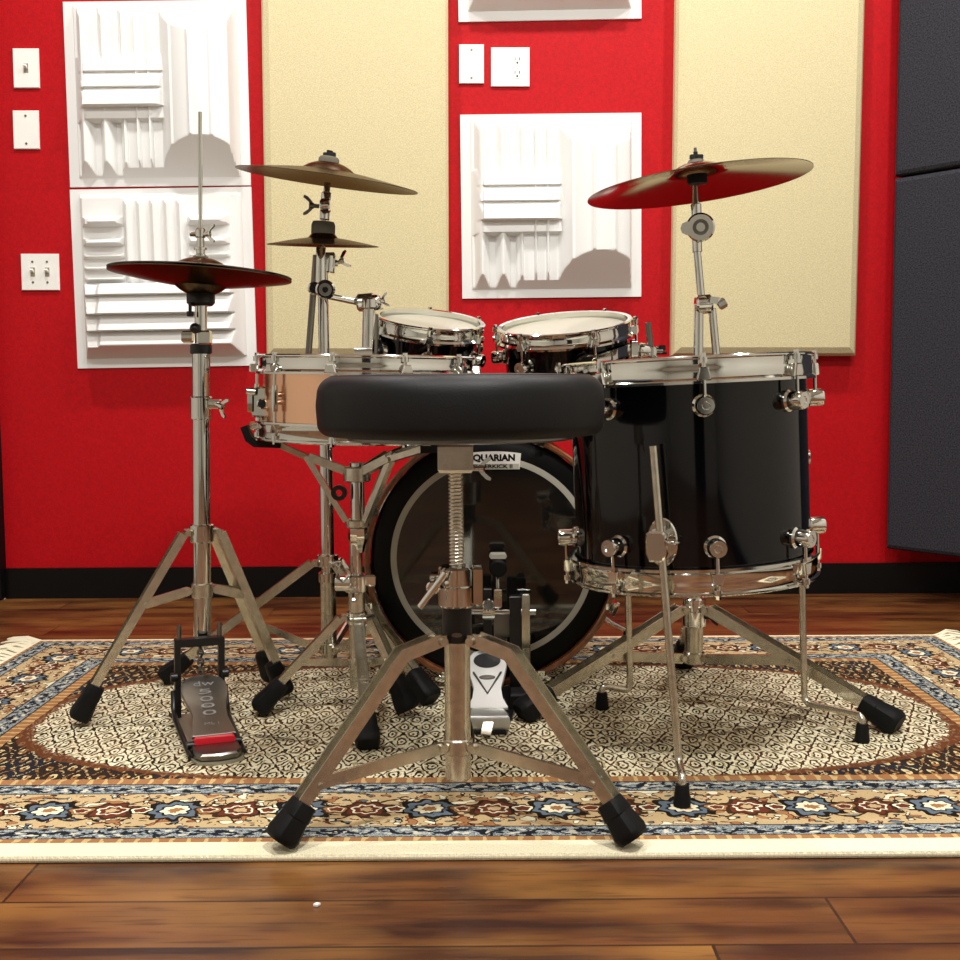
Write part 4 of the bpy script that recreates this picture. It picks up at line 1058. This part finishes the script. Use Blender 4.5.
mb = MB(); mb.cyl(p4(195, 145, YP-.012), p4(195, 145, YP+.012), .011, n=20, ch=.002); mb.box(p4(195, 175), (.022, .02, .03), None, .003); build(mb, 'cam', 'chrome', kp)
mb = MB(); mb.box(p4(250, 105), (.014, .014, .034), None, .002); mb.cyl(p4(250, 190), p4(250, 60), .0035, n=12); mb.cyl(p4(250, 100, YP), at(497.5, 571, YP+.035), .0035, n=12); bs_ = build(mb, 'beater_shaft', 'chrome', kp)
bcx = at(498, 565, YP+.035)
build(MB().cyl(bcx+V((0, -.020, -.004)), bcx+V((0, .022, 0)), .0165, n=28, ch=.004), 'beater', 'black_rubber', bs_)
build(MB().prism([(-.0135, 0), (.0135, 0), (.016, .004), (.013, .009), (-.013, .009), (-.016, .004)], -.014, .014, frame(bcx+V((0, 0, .013)), (0, -1, 0), (1, 0, 0)), .001), 'beater_cap', 'head_ring', bs_)
mb = MB(); mb.box((gx+.085-.03, YP-.06, ZR+.018), (.03, .05, .03), None, .004); build(mb, 'stabilizer', 'black_rubber', kp)
build(MB().bar((gx-.004, yh-.018, ZR+.004), (gx+.002, yh+.01, ZR+.022), .016, .006, (1, 0, 0), .002), 'heel_tab', 'worn_chrome', kp)

# ------------------------------------------------------------------ crumb on the floor
cb = gr(317, 906, 0)
solo(MB().prism([(-.004, -.002), (.001, -.004), (.004, .001), (-.001, .003)], .0003, .0035, Matrix.Translation(cb), .0006), 'paper_scrap', 'white_plastic', 'tiny white scrap lying on the wooden floor in front of the rug', 'scrap', cb)

# ------------------------------------------------------------------ lights
def downlight(x, y, power, size, label, spot=None, col=(1, .985, .95)):
    t = empty('ceiling_light', (x, y, ZC), label, 'ceiling light', 'recessed ceiling lights')
    build(MB().lathe([(size*.5+.01, 0), (size*.5+.035, 0), (size*.5+.035, -.006), (size*.5+.012, -.010), (size*.5+.01, -.004)], 40, loop=True), 'trim_ring', 'ceiling_white', t, True)
    L = bpy.data.lights.new('lamp', 'AREA'); L.shape = 'DISK'; L.size = size; L.energy = power; L.color = col
    o = bpy.data.objects.new('lamp', L); COL.objects.link(o); o.location = (x, y, ZC-.012)
    if spot: L.spread = math.radians(spot)
lb = 'recessed round ceiling light, out of frame above the drum kit'
for x in (-.85, .25, 1.15): downlight(x, YW-.85, 19.5, .12, lb)
for x, y, p in ((-.7, .6, 22), (.45, .62, 36)): downlight(x, y, p*1.2, .2, lb)
for x, y in ((-.75, -1.3), (.75, -1.3)): downlight(x, y, 25, .22, lb)

w = bpy.data.worlds.new('world'); sc.world = w; w.use_nodes = True
w.node_tree.nodes['Background'].inputs[0].default_value = (.5, .5, .5, 1); w.node_tree.nodes['Background'].inputs[1].default_value = .15
sc.view_settings.view_transform = 'Standard'; sc.view_settings.look = 'None'; sc.view_settings.gamma = 1; sc.view_settings.use_curve_mapping = False
sc.view_settings.exposure = 0.0
